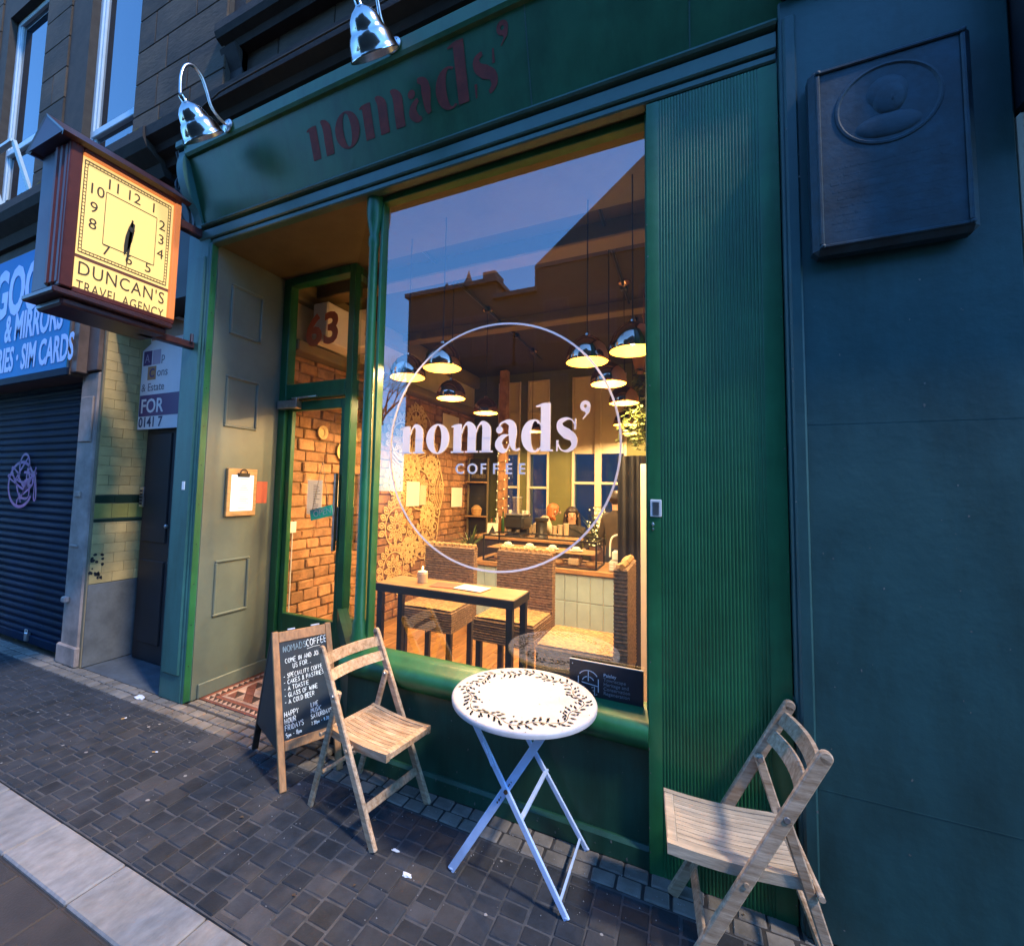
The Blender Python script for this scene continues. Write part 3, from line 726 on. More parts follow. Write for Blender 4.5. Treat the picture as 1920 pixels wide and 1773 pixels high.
# stall riser, plinth and the round sill
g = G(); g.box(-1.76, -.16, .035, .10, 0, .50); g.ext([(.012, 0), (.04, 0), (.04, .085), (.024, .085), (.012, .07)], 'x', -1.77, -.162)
g.obj('stall_riser', green_shaded, cafe)
sill = [(.10, .455), (.030, .455), (.010, .468), (-.008, .49), (-.016, .515), (-.012, .542), (.004, .563), (.03, .576), (.06, .582), (.075, .592), (.10, .597), (.15, .60), (.15, .455)]
g = G(); g.ext(sill, 'x', -1.79, -.161); g.obj('window_sill', green, cafe, smooth=True, ang=30)
# window frame and glass
g = G(); g.cbox(-.172, -.16, .06, .16, .60, 3.30, .003); g.cbox(-1.70, -.172, .09, .15, 3.262, 3.30, .004); g.cbox(-1.695, -1.675, .09, .15, .60, 3.262, .003)
wf = g.obj('window_frame', green, cafe)
g = G(); GY = .12
g.add([(-1.70, GY, .585), (-.163, GY, .585), (-.163, GY, 3.30), (-1.70, GY, 3.30)], [(0, 1, 2, 3)])
pane = g.obj('window_pane', shop_glass, cafe, fixn=False)
# lettering on the glass
fat_word("nomads'", .159, lambda u, v, d: (-1.512 + u * .925, GY - .004 - d, 1.716 + v), 'letter', vinyl, pane)
x = -1.150
for ch in 'COFFEE':
    text('letter', ch, .078, vinyl, pane, (x, GY - .0045, 1.603), FRONT, bold=.0012); x += .0715 if ch != 'O' else .077
g = G(); n = 96; cxr, czr, ro = -.935, 1.751, .655
vs = []
for i in range(n):
    a = 2 * PI * i / n; vs += [(cxr + ro * math.cos(a), GY - .004, czr + ro * math.sin(a)), (cxr + (ro - .0102) * math.cos(a), GY - .004, czr + (ro - .0102) * math.sin(a))]
g.add(vs, [(2 * i, 2 * i + 1, (2 * i + 3) % (2 * n), (2 * i + 2) % (2 * n)) for i in range(n)]); g.obj('ring', vinyl, pane, fixn=False)
# fluted pillar
g = G(); prof = [(-.16, .30), (-.16, 0.0), (-.112, 0.0)]
nf = 31; x0, x1 = -.108, .268; w = (x1 - x0) / nf
for i in range(nf):
    xa = x0 + i * w
    for t in range(5):
        a = PI * t / 4; prof.append((xa + w * .08 + w * .84 * (1 - math.cos(a)) / 2, .0029 - .0029 * math.sin(a)))
prof += [(.272, 0.0), (.335, 0.0), (.335, .30)]
g.ext(prof, 'z', .0, 3.268); 
pl = g.obj('fluted_pillar', green, cafe, smooth=True, ang=50)
g = G(); g.cbox(-.150, -.106, -.004, .002, 1.422, 1.494, .002); hp = g.obj('flush_handle', plastic_white, pl)
g = G(); g.box(-.141, -.116, -.0055, -.0035, 1.428, 1.484); g.obj('recess', steel, hp)
g = G(); g.ball((-.14, -.002, 1.39), (.005, .003, .009), 6, 4); g.ball((-.139, -.002, 1.37), (.004, .003, .006), 6, 4); g.obj('keyhole_scar', steel, pl)
# entablature: stepped moulding under the fascia
def mprof(pts, name, mat, x0, x1, par): gg = G(); gg.ext(pts, 'x', x0, x1); return gg.obj(name, mat, par)
mprof([(.06, 3.285), (.012, 3.285), (.006, 3.292), (.006, 3.315), (.016, 3.322), (.06, 3.322)], 'lower_bead', mould_m, -3.165, .334, cafe)
mprof([(.06, 3.322), (.0, 3.326), (-.006, 3.334), (-.006, 3.398), (.06, 3.398)], 'flat_moulding', mould_m, -3.30, .334, cafe)
mprof([(.06, 3.398), (.02, 3.40), (.014, 3.412), (-.020, 3.418), (-.028, 3.428), (-.022, 3.442), (.0, 3.446), (.06, 3.446)], 'upper_bead', mould_m, -3.262, .334, cafe)
# canted fascia
FB, FT = Vector((0, .0, 3.444)), Vector((0, -.142, 3.865))
fd = (FT - FB); FL = fd.length; fdir = fd.normalized(); fn_ = Vector((0, -fdir.z, fdir.y))
mprof([(.10, 3.444), (FB.y, FB.z), (FT.y, FT.z), (.10, 3.865)], 'fascia', fascia_m, -3.26, .46, cafe)
fas = [o for o in cafe.children if o.name.startswith('fascia')][0]
mprof([(FT.y + .015, 3.862), (FT.y - .022, 3.866), (FT.y - .034, 3.885), (FT.y - .040, 3.955), (FT.y - .028, 3.972), (.10, 3.975), (.10, 3.862)], 'fascia_rim', fascia_m, -3.268, .46, cafe)
fat_word("nomads'", .187, lambda u, v, d: tuple(Vector((-2.150 + u * .985, 0, 0)) + FB + fdir * (.135 + v) + fn_ * (.002 + d)), 'letter', red_letter, fas, worn=True)
g = G()
for xx in (-.70, .02): g.beam(Vector((xx, 0, 0)) + FB + fn_ * .001, Vector((xx, 0, 0)) + FT + fn_ * .001, .006, .002, fn_)
g.obj('panel_joint', mould_m, fas)
# scrolled console at the fascia's end
pts = [(.10, 3.40), (-.005, 3.41), (-.02, 3.45), (-.05, 3.52), (-.115, 3.60), (-.165, 3.70), (-.185, 3.80), (-.175, 3.88), (-.145, 3.93), (.10, 3.95)]
g = G(); g.ext(spline(pts, 4), 'x', -3.335, -3.262); g.obj('console', pil_m, cafe, smooth=True, ang=30)
g = G(); g.cbox(-3.345, -3.255, -.20, .05, 3.93, 3.985, .008); g.obj('console_cap', pil_m, cafe)

# ---------------------------------------------------------------- teal wall with the bronze plaque
wall = thing('teal_wall', 'dark teal painted wall pier right of the fluted pillar carrying a plaque', 'wall', (.66, 0, 0), world=True)
g = G(); g.cbox(.340, .985, -.028, .40, 0, 3.50, .006); pier = g.obj('pier', teal, wall)
g = G(); g.cbox(.352, .395, -.040, -.02, .0, 3.42, .007); g.obj('edge_strip', teal, wall)
g = G(); g.cbox(.34, .985, -.09, .1, 3.50, 3.60, .02); g.cbox(.335, .99, -.13, .1, 3.60, 4.05, .01); g.obj('capital', near_black, wall)
g = G(); g.box(.40, .985, -.0288, -.026, 1.785, 1.788); g.box(.40, .985, -.0288, -.026, .50, .503); g.obj('joint_line', teal, wall)
pq = thing('memorial_plaque', 'blue-black metal relief plaque with oval portrait medallion on the teal wall', 'plaque', (.64, -.056, 2.75), world=True)
g = G(); g.cbox(.418, .864, -.098, -.026, 2.395, 3.11, .018); g.obj('back_plate', plaque_m, pq)
g = G()
for b in ((.436, .846, 2.413, 2.427), (.436, .846, 3.078, 3.092)): g.cbox(b[0], b[1], -.106, -.096, b[2], b[3], .004)
for b in ((.436, .450), (.832, .846)): g.cbox(b[0], b[1], -.106, -.096, 2.427, 3.078, .004)
g.obj('raised_border', plaque_m, pq)
g = G(); n = 40; vs = []
for i in range(n):
    a = 2 * PI * i / n
    for r, yy in ((1.0, -.097), (.985, -.1015), (.94, -.1025), (.90, -.098)): vs.append((.64 + .150 * r * math.cos(a), yy, 2.905 + .150 * r * math.sin(a)))
g.add(vs, [(4 * i + k, 4 * i + k + 1, (4 * i + 5 + k) % (4 * n), (4 * i + 4 + k) % (4 * n)) for i in range(n) for k in range(3)]); g.obj('medallion_ring', plaque_m, pq, smooth=True)
g = G(); g.ball((.645, -.097, 2.925), (.050, .011, .064), 14, 10); g.ball((.64, -.097, 2.825), (.095, .008, .045), 14, 8); g.ball((.652, -.105, 2.915), (.007, .004, .016), 6, 5)
g.ball((.640, -.0965, 2.945), (.060, .009, .062), 14, 8); g.obj('portrait_relief', plaque_m, pq, smooth=True)
g = G(); random.seed(4)
for r_ in range(9):
    z = 2.70 - r_ * .029; x = .47 + random.uniform(0, .03); xe = .81 - random.uniform(0, .03)
    while x < xe:
        w = random.uniform(.008, .03); g.box(x, min(x + w, xe), -.0984, -.097, z, z + .010); x += w + .006
g.obj('raised_inscription', plaque_m, pq)
# neighbour to the right
nb = thing('right_neighbour_front', 'pale rendered shopfront edge at the right margin under a black sign box', 'shopfront', (1.6, 0, 0), world=True)
g = G(); g.cbox(.99, 2.6, -.03, .4, 0, 2.80, .01); g.obj('rendered_wall', plaster, nb)
g = G(); g.cbox(.992, 2.7, -.24, .4, 2.805, 4.2, .01); g.obj('sign_box', near_black, nb)

# ---------------------------------------------------------------- stone tenement above
ten = thing('stone_tenement', 'soot-blackened sandstone tenement storeys above the green fascia and blue shop sign', 'building', (-4, .3, 4), world=True)
g = G()
WINS = [(-5.25, -4.34), (-7.13, -6.14)]
ZB, ZT = 4.40, 6.9
def wall_seg(x0, x1, y0=.012, z0=3.98, z1=9.0): g.box(x0, x1, y0, .9, z0, z1)
wall_seg(-13, -7.13); wall_seg(-6.14, -5.25); wall_seg(-4.34, -3.15); wall_seg(-3.15, 3.0, .11)
for a, b in WINS: wall_seg(a, b, .012, 3.98, ZB); wall_seg(a, b, .012, ZT, 9.0)
g.obj('wall_core', stone_joint, ten)
random.seed(31)
def ashlar(x0, x1, y, z0, z1, course=.30):
    z = z0; k = 0
    while z < z1 - .05:
        zt = min(z + course, z1); x = x0
        first = True
        while x < x1 - .02:
            w = random.uniform(.38, .62) * (.6 if (first and k % 2) else 1); first = False
            xe = x + w
            if x1 - xe < .2: xe = x1
            gg = G(); gg.cbox(x + .004, xe - .004, y, y + .02, z + .004, zt - .004, .004)
            gg.obj('stone_block', stone, ten); x = xe
        z = zt; k += 1
ashlar(-4.34, -3.15, -.004, 4.36, 6.6); ashlar(-6.14, -5.62, -.004, 4.36, 7.2, .33); ashlar(-8.6, -7.32, -.004, 4.36, 7.4, .35); ashlar(-3.05, .6, .094, 4.30, 4.82, .26)
# window dressings and sashes
def win(x0, x1, z0, z1, y, rails, label):
    w = thing('sash_window', label, 'window', ((x0 + x1) / 2, y, z0), world=True)
    t = .055
    gg = G(); gg.cbox(x0, x0 + t, y - .02, y + .05, z0, z1, .006); gg.cbox(x1 - t, x1, y - .02, y + .05, z0, z1, .006)
    gg.cbox(x0 + t, x1 - t, y - .02, y + .05, z0, z0 + t, .006); gg.cbox(x0 + t, x1 - t, y - .02, y + .05, z1 - t, z1, .006)
    for r_ in rails: gg.cbox(x0 + t, x1 - t, y - .028, y + .04, r_ - .035, r_ + .035, .006)
    gg.obj('frame', upvc, w)
    zs = [z0 + t] + sorted(rails) + [z1 - t]
    for a, b in zip(zs[:-1], zs[1:]):
        gg = G(); gg.cbox(x0 + t + .002, x0 + t + .032, y - .008, y + .03, a, b, .003); gg.cbox(x1 - t - .032, x1 - t - .002, y - .008, y + .03, a, b, .003)
        s_ = gg.obj('sash', upvc, w)
        gg = G(); gg.add([(x0 + t, y + .01, a), (x1 - t, y + .01, a), (x1 - t, y + .01, b), (x0 + t, y + .01, b)], [(0, 1, 2, 3)]); gg.obj('pane', upper_glass_m, s_, fixn=False)
    return w
win(-5.25, -4.342, 4.42, 6.9, .10, [4.86], 'tall white framed tenement window nearest the street clock')
w2 = win(-7.13, -6.142, 4.46, 6.9, .10, [5.25], 'white framed tenement window at the far left with a tilted open lower light')
# tilted lower light of the far window
g = G(); a = Vector((-7.20, .12, 4.52)); b = Vector((-6.45, -.10, 5.28)); g.beam((-6.30, .06, 4.52), (-6.30, -.12, 5.02), .05, .03, (0, 1, 0)); g.beam((-6.97, .06, 4.52), (-6.97, -.12, 5.02), .05, .03, (0, 1, 0)); g.beam((-6.97, -.12, 5.02), (-6.30, -.12, 5.02), .05, .03); g.obj('tilted_light', upvc, w2)
# cornice over the shops, blackened, with moss
def cprof(name, pts, x0, x1, mat, par): gg = G(); gg.ext(pts, 'x', x0, x1); return gg.obj(name, mat, par)
cor = cprof('cornice', [(.05, 3.985), (-.05, 3.99), (-.07, 4.04), (-.13, 4.06), (-.15, 4.10), (-.215, 4.13), (-.225, 4.20), (-.20, 4.23), (.05, 4.30)], -3.70, 3.0, stone_dark, ten)
cprof('cornice', [(.05, 3.90), (-.06, 3.92), (-.10, 4.0), (-.20, 4.06), (-.235, 4.12), (-.235, 4.20), (-.20, 4.23), (.05, 4.34)], -13, -3.70, stone_dark, ten)
cprof('window_ledge', [(.12, 4.80), (.02, 4.80), (.0, 4.84), (-.05, 4.86), (-.07, 4.90), (-.07, 4.96), (.12, 5.0)], -3.19, 2.8, stone_dark, ten)
cprof('ledge_bracket', [(.12, 4.62), (.06, 4.64), (.0, 4.76), (-.02, 4.80), (.12, 4.80)], -3.19, -3.02, stone_dark, ten)
cprof('pier_edge', [(.12, 4.30), (.05, 4.30), (.05, 9.0), (.12, 9.0)], -3.149, -3.02, stone_dark, ten)
for a_, b_ in ((-5.33, -4.30), (-7.22, -6.08)): cprof('window_stool', [(.22, 4.33), (-.05, 4.34), (-.05, 4.41), (.22, 4.43)], a_, b_, stone_dark, ten)
g = G(); random.seed(5)
for i in range(420):
    x = random.uniform(-8.5, -3.6); y = random.uniform(-.19, .02); z = 4.235 + (y + .2) * .45
    r_ = random.uniform(.012, .045); aa = random.uniform(0, PI); 
    g.add([(x - r_ * math.cos(aa), y - r_ * math.sin(aa), z), (x + r_ * math.cos(aa), y + r_ * math.sin(aa), z), (x + random.uniform(-.01, .01), y, z + r_ * random.uniform(1, 2.2))], [(0, 1, 2)])
mo = stuff(g.obj('moss', moss_m, fixn=False)); mo['label'] = 'ragged moss and weeds growing along the blackened cornice'
g = G(); g.tube(spline([(-3.25, -.21, 4.05), (-2.9, -.235, 4.12), (-2.4, -.24, 4.14), (.6, -.24, 4.15)], 6), .006, 6); tag(g.obj('cable', stone_joint), 'thin grey cable running along the cornice behind the gooseneck lamps', 'cable')
g = G(); g.tube(spline([(-3.38, -.16, 4.02), (-3.42, -.10, 3.85), (-3.40, -.14, 3.70), (-3.36, -.06, 3.55), (-3.38, -.03, 3.40)], 6), .010, 6); g.tube(spline([(-3.46, -.12, 4.0), (-3.45, -.08, 3.8), (-3.42, -.12, 3.62), (-3.40, -.05, 3.45)], 6), .007, 6)
tag(g.obj('cable', near_black), 'black cables looping down beside the scrolled fascia end', 'cable')

# ---------------------------------------------------------------- close entry (alcove) left of the cafe
alc = thing('close_entrance', 'dark tenement doorway between the cafe pilaster and the shuttered shop', 'doorway', (-3.95, .2, 0), world=True)
g = G(); g.box(-4.49, -3.435, .02, .60, -.05, -.004); struct(g.obj('alcove_floor', alcove_floor))
g = G(); g.cbox(-4.40, -3.44, .33, .40, 0, 3.2, .005); dr = g.obj('door', near_black, alc)
g = G()
for a_, b_ in ((-4.36, -4.02), (-3.94, -3.50)):
    for z0, z1 in ((.15, .85), (1.0, 1.95)): g.cbox(a_, b_, .318, .335, z0, z1, .008)
g.obj('raised_panel', near_black, dr); g = G(); g.ball((-4.0, .31, 1.15), .018, 8, 6); g.obj('knob', steel, dr)
g = G(); g.box(-4.49, -3.435, .028, .34, 2.95, 3.95); g.obj('lintel', near_black, alc)
g = G(); g.cbox(-4.425, -4.365, .312, .335, 1.30, 1.475, .004); kp = g.obj('entry_panel', steel, alc)
g = G()
for i in range(5): g.cbox(-4.41, -4.38, .306, .313, 1.32 + i * .028, 1.338 + i * .028, .002)
g.obj('buttons', near_black, kp)
# tiled side wall (faces right)
g = G(); g.box(-4.52, -4.492, .0, .42, 0, 3.4); tw = g.obj('side_wall', cream_grout, alc)
random.seed(8)
def side_tiles(z0, z1, h, w, mat, name='tile'):
    z = z0; k = 0
    while z < z1 - .01:
        zt = min(z + h, z1); y = .012 - (w / 2 if k % 2 else 0)
        while y < .40:
            ya, yb = max(y, .012), min(y + w, .40)
            if yb - ya > .01:
                gg = G(); gg.cbox(-4.494, -4.484, ya + .001, yb - .001, z + .001, zt - .001, .002); gg.obj(name, mat, tw)
            y += w
        z = zt; k += 1
side_tiles(1.405, 2.95, .082, .165, cream_tile); side_tiles(1.335, 1.400, .065, .14, black_tile); side_tiles(1.205, 1.33, .125, .125, olive_tile); side_tiles(1.175, 1.20, .025, .14, black_tile)
side_tiles(.665, 1.17, .082, .165, cream_tile)
g = G(); g.cbox(-4.496, -4.482, .01, .40, 0, .66, .004); g.obj('grey_render', render_grey, alc)
g = G(); random.seed(12)
for i in range(16):
    y = random.uniform(.02, .10); z = random.uniform(.70, .92); r_ = random.uniform(.006, .02)
    n = 6; g.add([(-4.4825, y + r_ * math.cos(2 * PI * k / n) * random.uniform(.6, 1.3), z + r_ * math.sin(2 * PI * k / n) * random.uniform(.6, 1.3)) for k in range(n)], [tuple(range(n))])
g.obj('chipped_glaze', near_black, tw, fixn=False)
# estate agent board
bd = thing('letting_board', 'white estate agent board with house-shaped top and purple FOR panel above dark door', 'sign', (-4.1, .28, 2.0), world=True)
g = G(); pts = [(-4.462, 1.985), (-3.70, 1.985), (-3.70, 2.86), (-4.09, 2.99), (-4.26, 2.83), (-4.26, 2.905), (-4.345, 2.905), (-4.345, 2.755), (-4.462, 2.70)]
g.ext(pts, 'y', .276, .286); g.obj('panel', board_white, bd)
def flat(x0, x1, z0, z1, y, mat, name, par): gg = G(); gg.box(x0, x1, y - .0015, y, z0, z1); return gg.obj(name, mat, par)
gg = G(); gg.ext([(-4.335, 2.78), (-3.72, 2.78), (-3.72, 2.84), (-4.09, 2.965), (-4.265, 2.80), (-4.27, 2.89), (-4.335, 2.89)], 'y', .2735, .2755); gg.obj('roof_print', tan_ink, bd)
flat(-4.435, -4.315, 2.56, 2.69, .275, purple_ink, 'letter_square', bd); flat(-4.30, -4.185, 2.56, 2.69, .275, lilac_ink, 'letter_square', bd); flat(-4.36, -4.24, 2.425, 2.545, .275, tan_ink, 'letter_square', bd)
text('letter', 'A', .11, lilac_ink, bd, (-4.415, .2725, 2.585), FRONT); text('print_line', 'p', .11, grey_ink, bd, (-4.175, .2745, 2.585), FRONT)
text('letter', 'C', .11, purple_ink, bd, (-4.335, .2725, 2.448), FRONT, bold=.003); text('print_line', 'ons', .11, grey_ink, bd, (-4.225, .2745, 2.45), FRONT)
text('print_line', '& Estate', .10, grey_ink, bd, (-4.44, .2745, 2.325), FRONT)
flat(-4.452, -3.75, 2.10, 2.29, .275, purple_ink, 'banner', bd); text('banner_text', 'FOR', .175, board_white, bd, (-4.43, .2725, 2.132), FRONT, bold=.003)
text('phone_number', '0141 7', .125, navy_ink, bd, (-4.448, .2745, 2.005), FRONT, bold=.002)

# ---------------------------------------------------------------- shuttered shop at the left
ls = thing('shuttered_shop', 'closed corner shop with navy roller shutter, stone pier and blue sign', 'shopfront', (-6.5, 0, 0), world=True)
g = G(); g.cbox(-4.80, -4.525, -.012, .25, 0, 2.45, .012); pr = g.obj('pier', pink_stone, ls)
for b_ in ((-4.825, -4.515, -.03, .1, 0, .16, .01), (-4.76, -4.565, -.026, -.01, 1.85, 2.24, .006), (-4.74, -4.66, -.03, -.01, 1.38, 1.43, .006), (-4.76, -4.64, -.026, -.01, .96, .98, .004), (-4.77, -4.70, -.05, -.01, .50, .55, .01)):
    g = G(); g.cbox(*b_); g.obj('worn_moulding', pink_stone, pr)
g = G(); g.cbox(-4.84, -4.80, .05, .16, 0, 2.5, .004); g.obj('shutter_guide', shutter_m, ls)
g = G(); prof = [(.0, .0), (-.009, .010), (-.013, .026), (-.009, .044), (.0, .054), (.0, .066)]
gg = G(); vs = []; L0, L1 = -9.6, -4.842
for xx in (L0, L1): vs += [(xx, .10 + a, b) for a, b in prof]
n = len(prof); gg.add(vs, [(i, i + 1, n + i + 1, n + i) for i in range(n - 1)])
o = gg.obj('shutter_slat', shutter_m, ls, smooth=True, fixn=False); sm = o.data; o.location.z += .0
for i in range(1, 37): inst('shutter_slat', sm, ls, (-6.5, 0, .0665 * i))
g = G(); random.seed(17)
def gmap(u, v): 
    ph = (v % .0665) / .0665
    return (-6.0 + u, .076 - .003, 1.45 + v)
for k in range(7):
    c = (random.uniform(-.22, .25), random.uniform(-.10, .12)); P = [(c[0] + random.uniform(-.18, .18), c[1] + random.uniform(-.14, .2)) for _ in range(6)]
    g.ribbon(spline(P, 6), [random.uniform(.012, .028) for _ in range(31)], (lambda k_: (lambda u, v: (gmap(u, v)[0], gmap(u, v)[1] - .0004 * k_, gmap(u, v)[2])))(k + 1))
g.ribbon(arc(0, .02, .26, .22, 20, 330, 30), [.03] * 31, gmap); g.ribbon(arc(.05, .20, .10, .12, -40, 220, 20), [.025] * 21, gmap)
g.obj('graffiti_tag', graffiti_m, ls, fixn=False)
g = G(); g.cbox(-9.6, -4.80, -.115, .3, 2.42, 3.72, .008); sb = g.obj('sign_box', brown_metal, ls)
g = G(); g.box(-9.55, -4.835, -.1205, -.113, 2.49, 3.70); g.obj('sign_face', sign_blue, ls)
g = G(); g.cbox(-9.6, -4.79, -.128, -.11, 2.42, 2.485, .004); g.obj('bottom_trim', shutter_m, ls)
g = G(); g.cbox(-4.80, -4.70, -.10, .28, 2.44, 3.6, .006); g.cbox(-4.70, -4.53, -.03, .28, 2.46, 3.9, .006); g.obj('sign_return', brown_metal, ls)
text('sign_line', 'GOO', .66, sign_text, ls, (-6.36, -.124, 3.125), FRONT, sx=.62, bold=.022)
text('sign_line', '& MIRRORS', .37, sign_text, ls, (-4.945, -.124, 2.855), FRONT, align='RIGHT', sx=.60, bold=.010)
text('sign_line', 'RIES \u00b7 SIM CARDS', .33, sign_text, ls, (-4.72, -.124, 2.555), FRONT, align='RIGHT', sx=.58, bold=.009)
g = G(); g.box(-13, -4.52, .27, .9, 0, 3.95); g.obj('shop_back', near_black, ls)
g = G(); g.cbox(-13, -4.5, -.02, .3, 3.725, 3.92, .01); g.obj('frieze', stone, ls)

# ---------------------------------------------------------------- gooseneck lamps
def gooseneck(mx, label, droop):
    t = thing('gooseneck_lamp', label, 'wall lamp', (mx, -.185, 3.925), group='steel gooseneck lamps above the fascia')
    g = G(); g.lathe([(.0, .0), (.046, .0), (.046, .006), (.038, .012), (.014, .018), (.0, .02)], 20, (0, 0, 0), (0, -1, 0)); g.obj('wall_plate', steel, t, smooth=True)
    g = G()
    for k in range(3): a = 2 * PI * k / 3 + .5; g.ball((.03 * math.cos(a), -.012, .03 * math.sin(a)), .005, 6, 4)
    g.obj('screw_heads', near_black, t)
    ax = Vector((0, .70, -.72)).normalized()
    top = Vector((0, -.298, -.045))
    P = [(0, -.012, 0), (0, -.07, .01), (0, -.12, .045), (0, -.155, .12), (0, -.195, .185), (0, -.25, .205), (0, -.295, .165), (0, -.315, .08), tuple(top - ax * .02)]
    g = G(); g.tube(spline(P, 8), .0095, 10); g.obj('arm', steel, t, smooth=True)
    g = G(); prof = [(.0, -.012), (.019, -.012), (.019, .02), (.030, .028), (.055, .045), (.076, .072), (.087, .105), (.090, .118), (.100, .128), (.112, .150), (.122, .185), (.127, .205), (.131, .208), (.131, .213), (.124, .213)]
    g.lathe(prof, 40, top, ax, cap=False); sh = g.obj('shade', chrome, t, smooth=True, ang=60)
    inner = [(.124, .213), (.118, .185), (.105, .15), (.08, .105), (.05, .06), (.0, .045)]
    g = G(); g.lathe(inner, 40, top, ax, cap=False); g.obj('shade_inside', steel, sh, smooth=True)
    g = G(); c = top + ax * .13; g.ball(tuple(c), .032, 10, 8); g.obj('bulb', plastic_white, t, smooth=True)
    return t
gooseneck(-2.79, 'polished steel gooseneck lamp beside the illuminated clock', 0)
gooseneck(-1.435, 'polished steel gooseneck lamp above the faded red fascia lettering', 0)

# ---------------------------------------------------------------- projecting clock
ck = thing('street_clock', 'maroon projecting box clock with glowing yellow square dial over the doorway', 'clock', (-3.3, -.5, 2.5), world=True)
CX, cy0, cy1, cz0, cz1 = -3.3, -.86, -.27, 2.60, 3.44
hx = .165
g = G(); g.cbox(CX - hx, CX + hx - .02, cy0 + .0, cy1, cz0, cz1, .008); g.obj('case', clock_side, ck)
g = G()
for k, (a_, t_) in enumerate(((.0, .030), (.045, .022), (.085, .014))):
    g.cbox(CX - hx + .19 + k * .045, CX - hx + .235 + k * .045, cy0 - t_ * .6, cy0 + .05, cz0 + .01, cz1 - .01, .01)
g.cbox(CX + hx - .03, CX + hx + .012, cy0 - .005, cy0 + .055, cz0 - .005, cz1, .006); g.obj('corner_pilaster', maroon, ck)
g = G(); g.cbox(CX + hx - .02, CX + hx + .012, cy0 + .055, cy1 + .02, cz1 - .03, cz1 + .005, .004); g.obj('bezel', maroon, ck); g = G(); g.cbox(CX + hx - .02, CX + hx + .012, cy0 + .055, cy1 + .02, cz0 - .02, cz0 + .012, .004); g.obj('bezel', maroon, ck)
g = G(); g.cbox(CX + hx - .02, CX + hx + .014, cy1 - .018, cy1 + .02, cz0 + .012, cz1 - .03, .004); g.cbox(CX + hx - .018, CX + hx + .008, cy0 + .06, cy1 - .02, cz1 - .044, cz1 - .032, .002); g.obj('lit_edge', orange_edge, ck)
fx = CX + hx - .012
g = G(); g.box(fx - .004, fx, cy0 + .05, cy1 - .012, cz0 + .008, cz1 - .028); face = g.obj('dial_glass', clock_face_m, ck)
W, H = cy1 - .012 - (cy0 + .05), cz1 - .028 - (cz0 + .008)
def fmap(u, v): return (fx + .0015, cy0 + .05 + u * W, cz0 + .008 + v * H)
SIDE = (R(90), 0, R(90))
g = G()
def line(g, p, q, w): g.ribbon([p, q], w, fmap)
def rect(g, u0, u1, v0, v1, w):
    for p, q in (((u0, v0), (u1, v0)), ((u1, v0), (u1, v1)), ((u1, v1), (u0, v1)), ((u0, v1), (u0, v0))): line(g, p, q, w)
rect(g, .045, .955, .275, .955, .009); rect(g, .072, .928, .296, .935, .007); rect(g, .26, .80, .40, .80, .007)
for i in range(1, 26):
    t = i / 26
    for v0, v1 in ((.275, .296), (.935, .955)): line(g, (.045 + .91 * t, v0), (.045 + .91 * t, v1), .006)
    for u0, u1 in ((.045, .072), (.928, .955)): line(g, (u0, .275 + .68 * t), (u1, .275 + .68 * t), .006)
g.obj('minute_track', clock_ink, face, fixn=False)
g = G(); g.ribbon([(0, .240), (1, .240)], .024, lambda u, v: fmap(u, v)); g.obj('divider', clock_line, face, fixn=False)
for s_, u, v in (('12', .53, .83), ('1', .755, .83), ('2', .865, .72), ('3', .865, .60), ('4', .865, .48), ('5', .74, .325), ('6', .53, .325), ('7', .30, .325), ('8', .155, .475), ('9', .155, .60), ('10', .165, .735), ('11', .325, .83)):
    p = fmap(u, v); text('numeral', s_, .092, clock_ink, face, (p[0] + .0005, p[1], p[2]), SIDE, align='CENTER', sx=.95)
def wtext(s_, v, size, sx):
    p = fmap(.5, v); text('name_line', s_, size, clock_ink, face, (p[0] + .0005, p[1], p[2]), SIDE, align='CENTER', sx=sx, spacing=1.12)
wtext("DUNCAN'S", .112, .112, .78); wtext('TRAVEL AGENCY', -.004, .085, .66)
g = G()
def hand(g, tip, w, tail):
    c = (.53, .60); d = Vector((tip[0] - c[0], tip[1] - c[1])); L = d.length; d.normalize()
    g.ribbon([(c[0] - d.x * tail, c[1] - d.y * tail), c, (c[0] + d.x * L * .35, c[1] + d.y * L * .35), (c[0] + d.x * L * .7, c[1] + d.y * L * .7), (tip[0], tip[1])], [w * .8, w * 1.3, w * 1.5, w * 1.1, w * .25], lambda u, v: (fx + .006, fmap(u, v)[1], fmap(u, v)[2]))
hand(g, (.475, .385), .050, .06); hand(g, (.505, .30), .022, .08)
g.lathe([(.0, 0), (.016, 0), (.016, .008), (0, .009)], 14, (fx + .003, *fmap(.53, .60)[1:]), (1, 0, 0)); g.obj('hands', hand_m, ck, fixn=False)
# gabled roof and base
g = G(); gx = hx + .055; rz = cz1 + .17
for side in (-1, 1):
    g.add([(CX + side * gx, cy0 - .06, cz1), (CX + side * gx, cy1 + .06, cz1), (CX, cy1 + .06, rz), (CX, cy0 - .06, rz),
           (CX + side * (gx - .035), cy0 - .05, cz1 - .012), (CX + side * (gx - .035), cy1 + .06, cz1 - .012), (CX, cy1 + .06, rz - .035), (CX, cy0 - .05, rz - .035)],
          [(0, 1, 2, 3), (4, 5, 6, 7), (0, 1, 5, 4), (1, 2, 6, 5), (2, 3, 7, 6), (3, 0, 4, 7)])
g.obj('roof', maroon_d, ck)
g = G(); g.add([(CX - gx + .005, cy0 - .056, cz1 + .001), (CX + gx - .005, cy0 - .056, cz1 + .001), (CX, cy0 - .056, rz - .004), (CX - gx + .03, cy1, cz1 + .001), (CX + gx - .03, cy1, cz1 + .001), (CX, cy1, rz - .02)], [(0, 1, 2), (3, 5, 4), (0, 3, 4, 1)]); g.obj('gable', clock_side, ck)
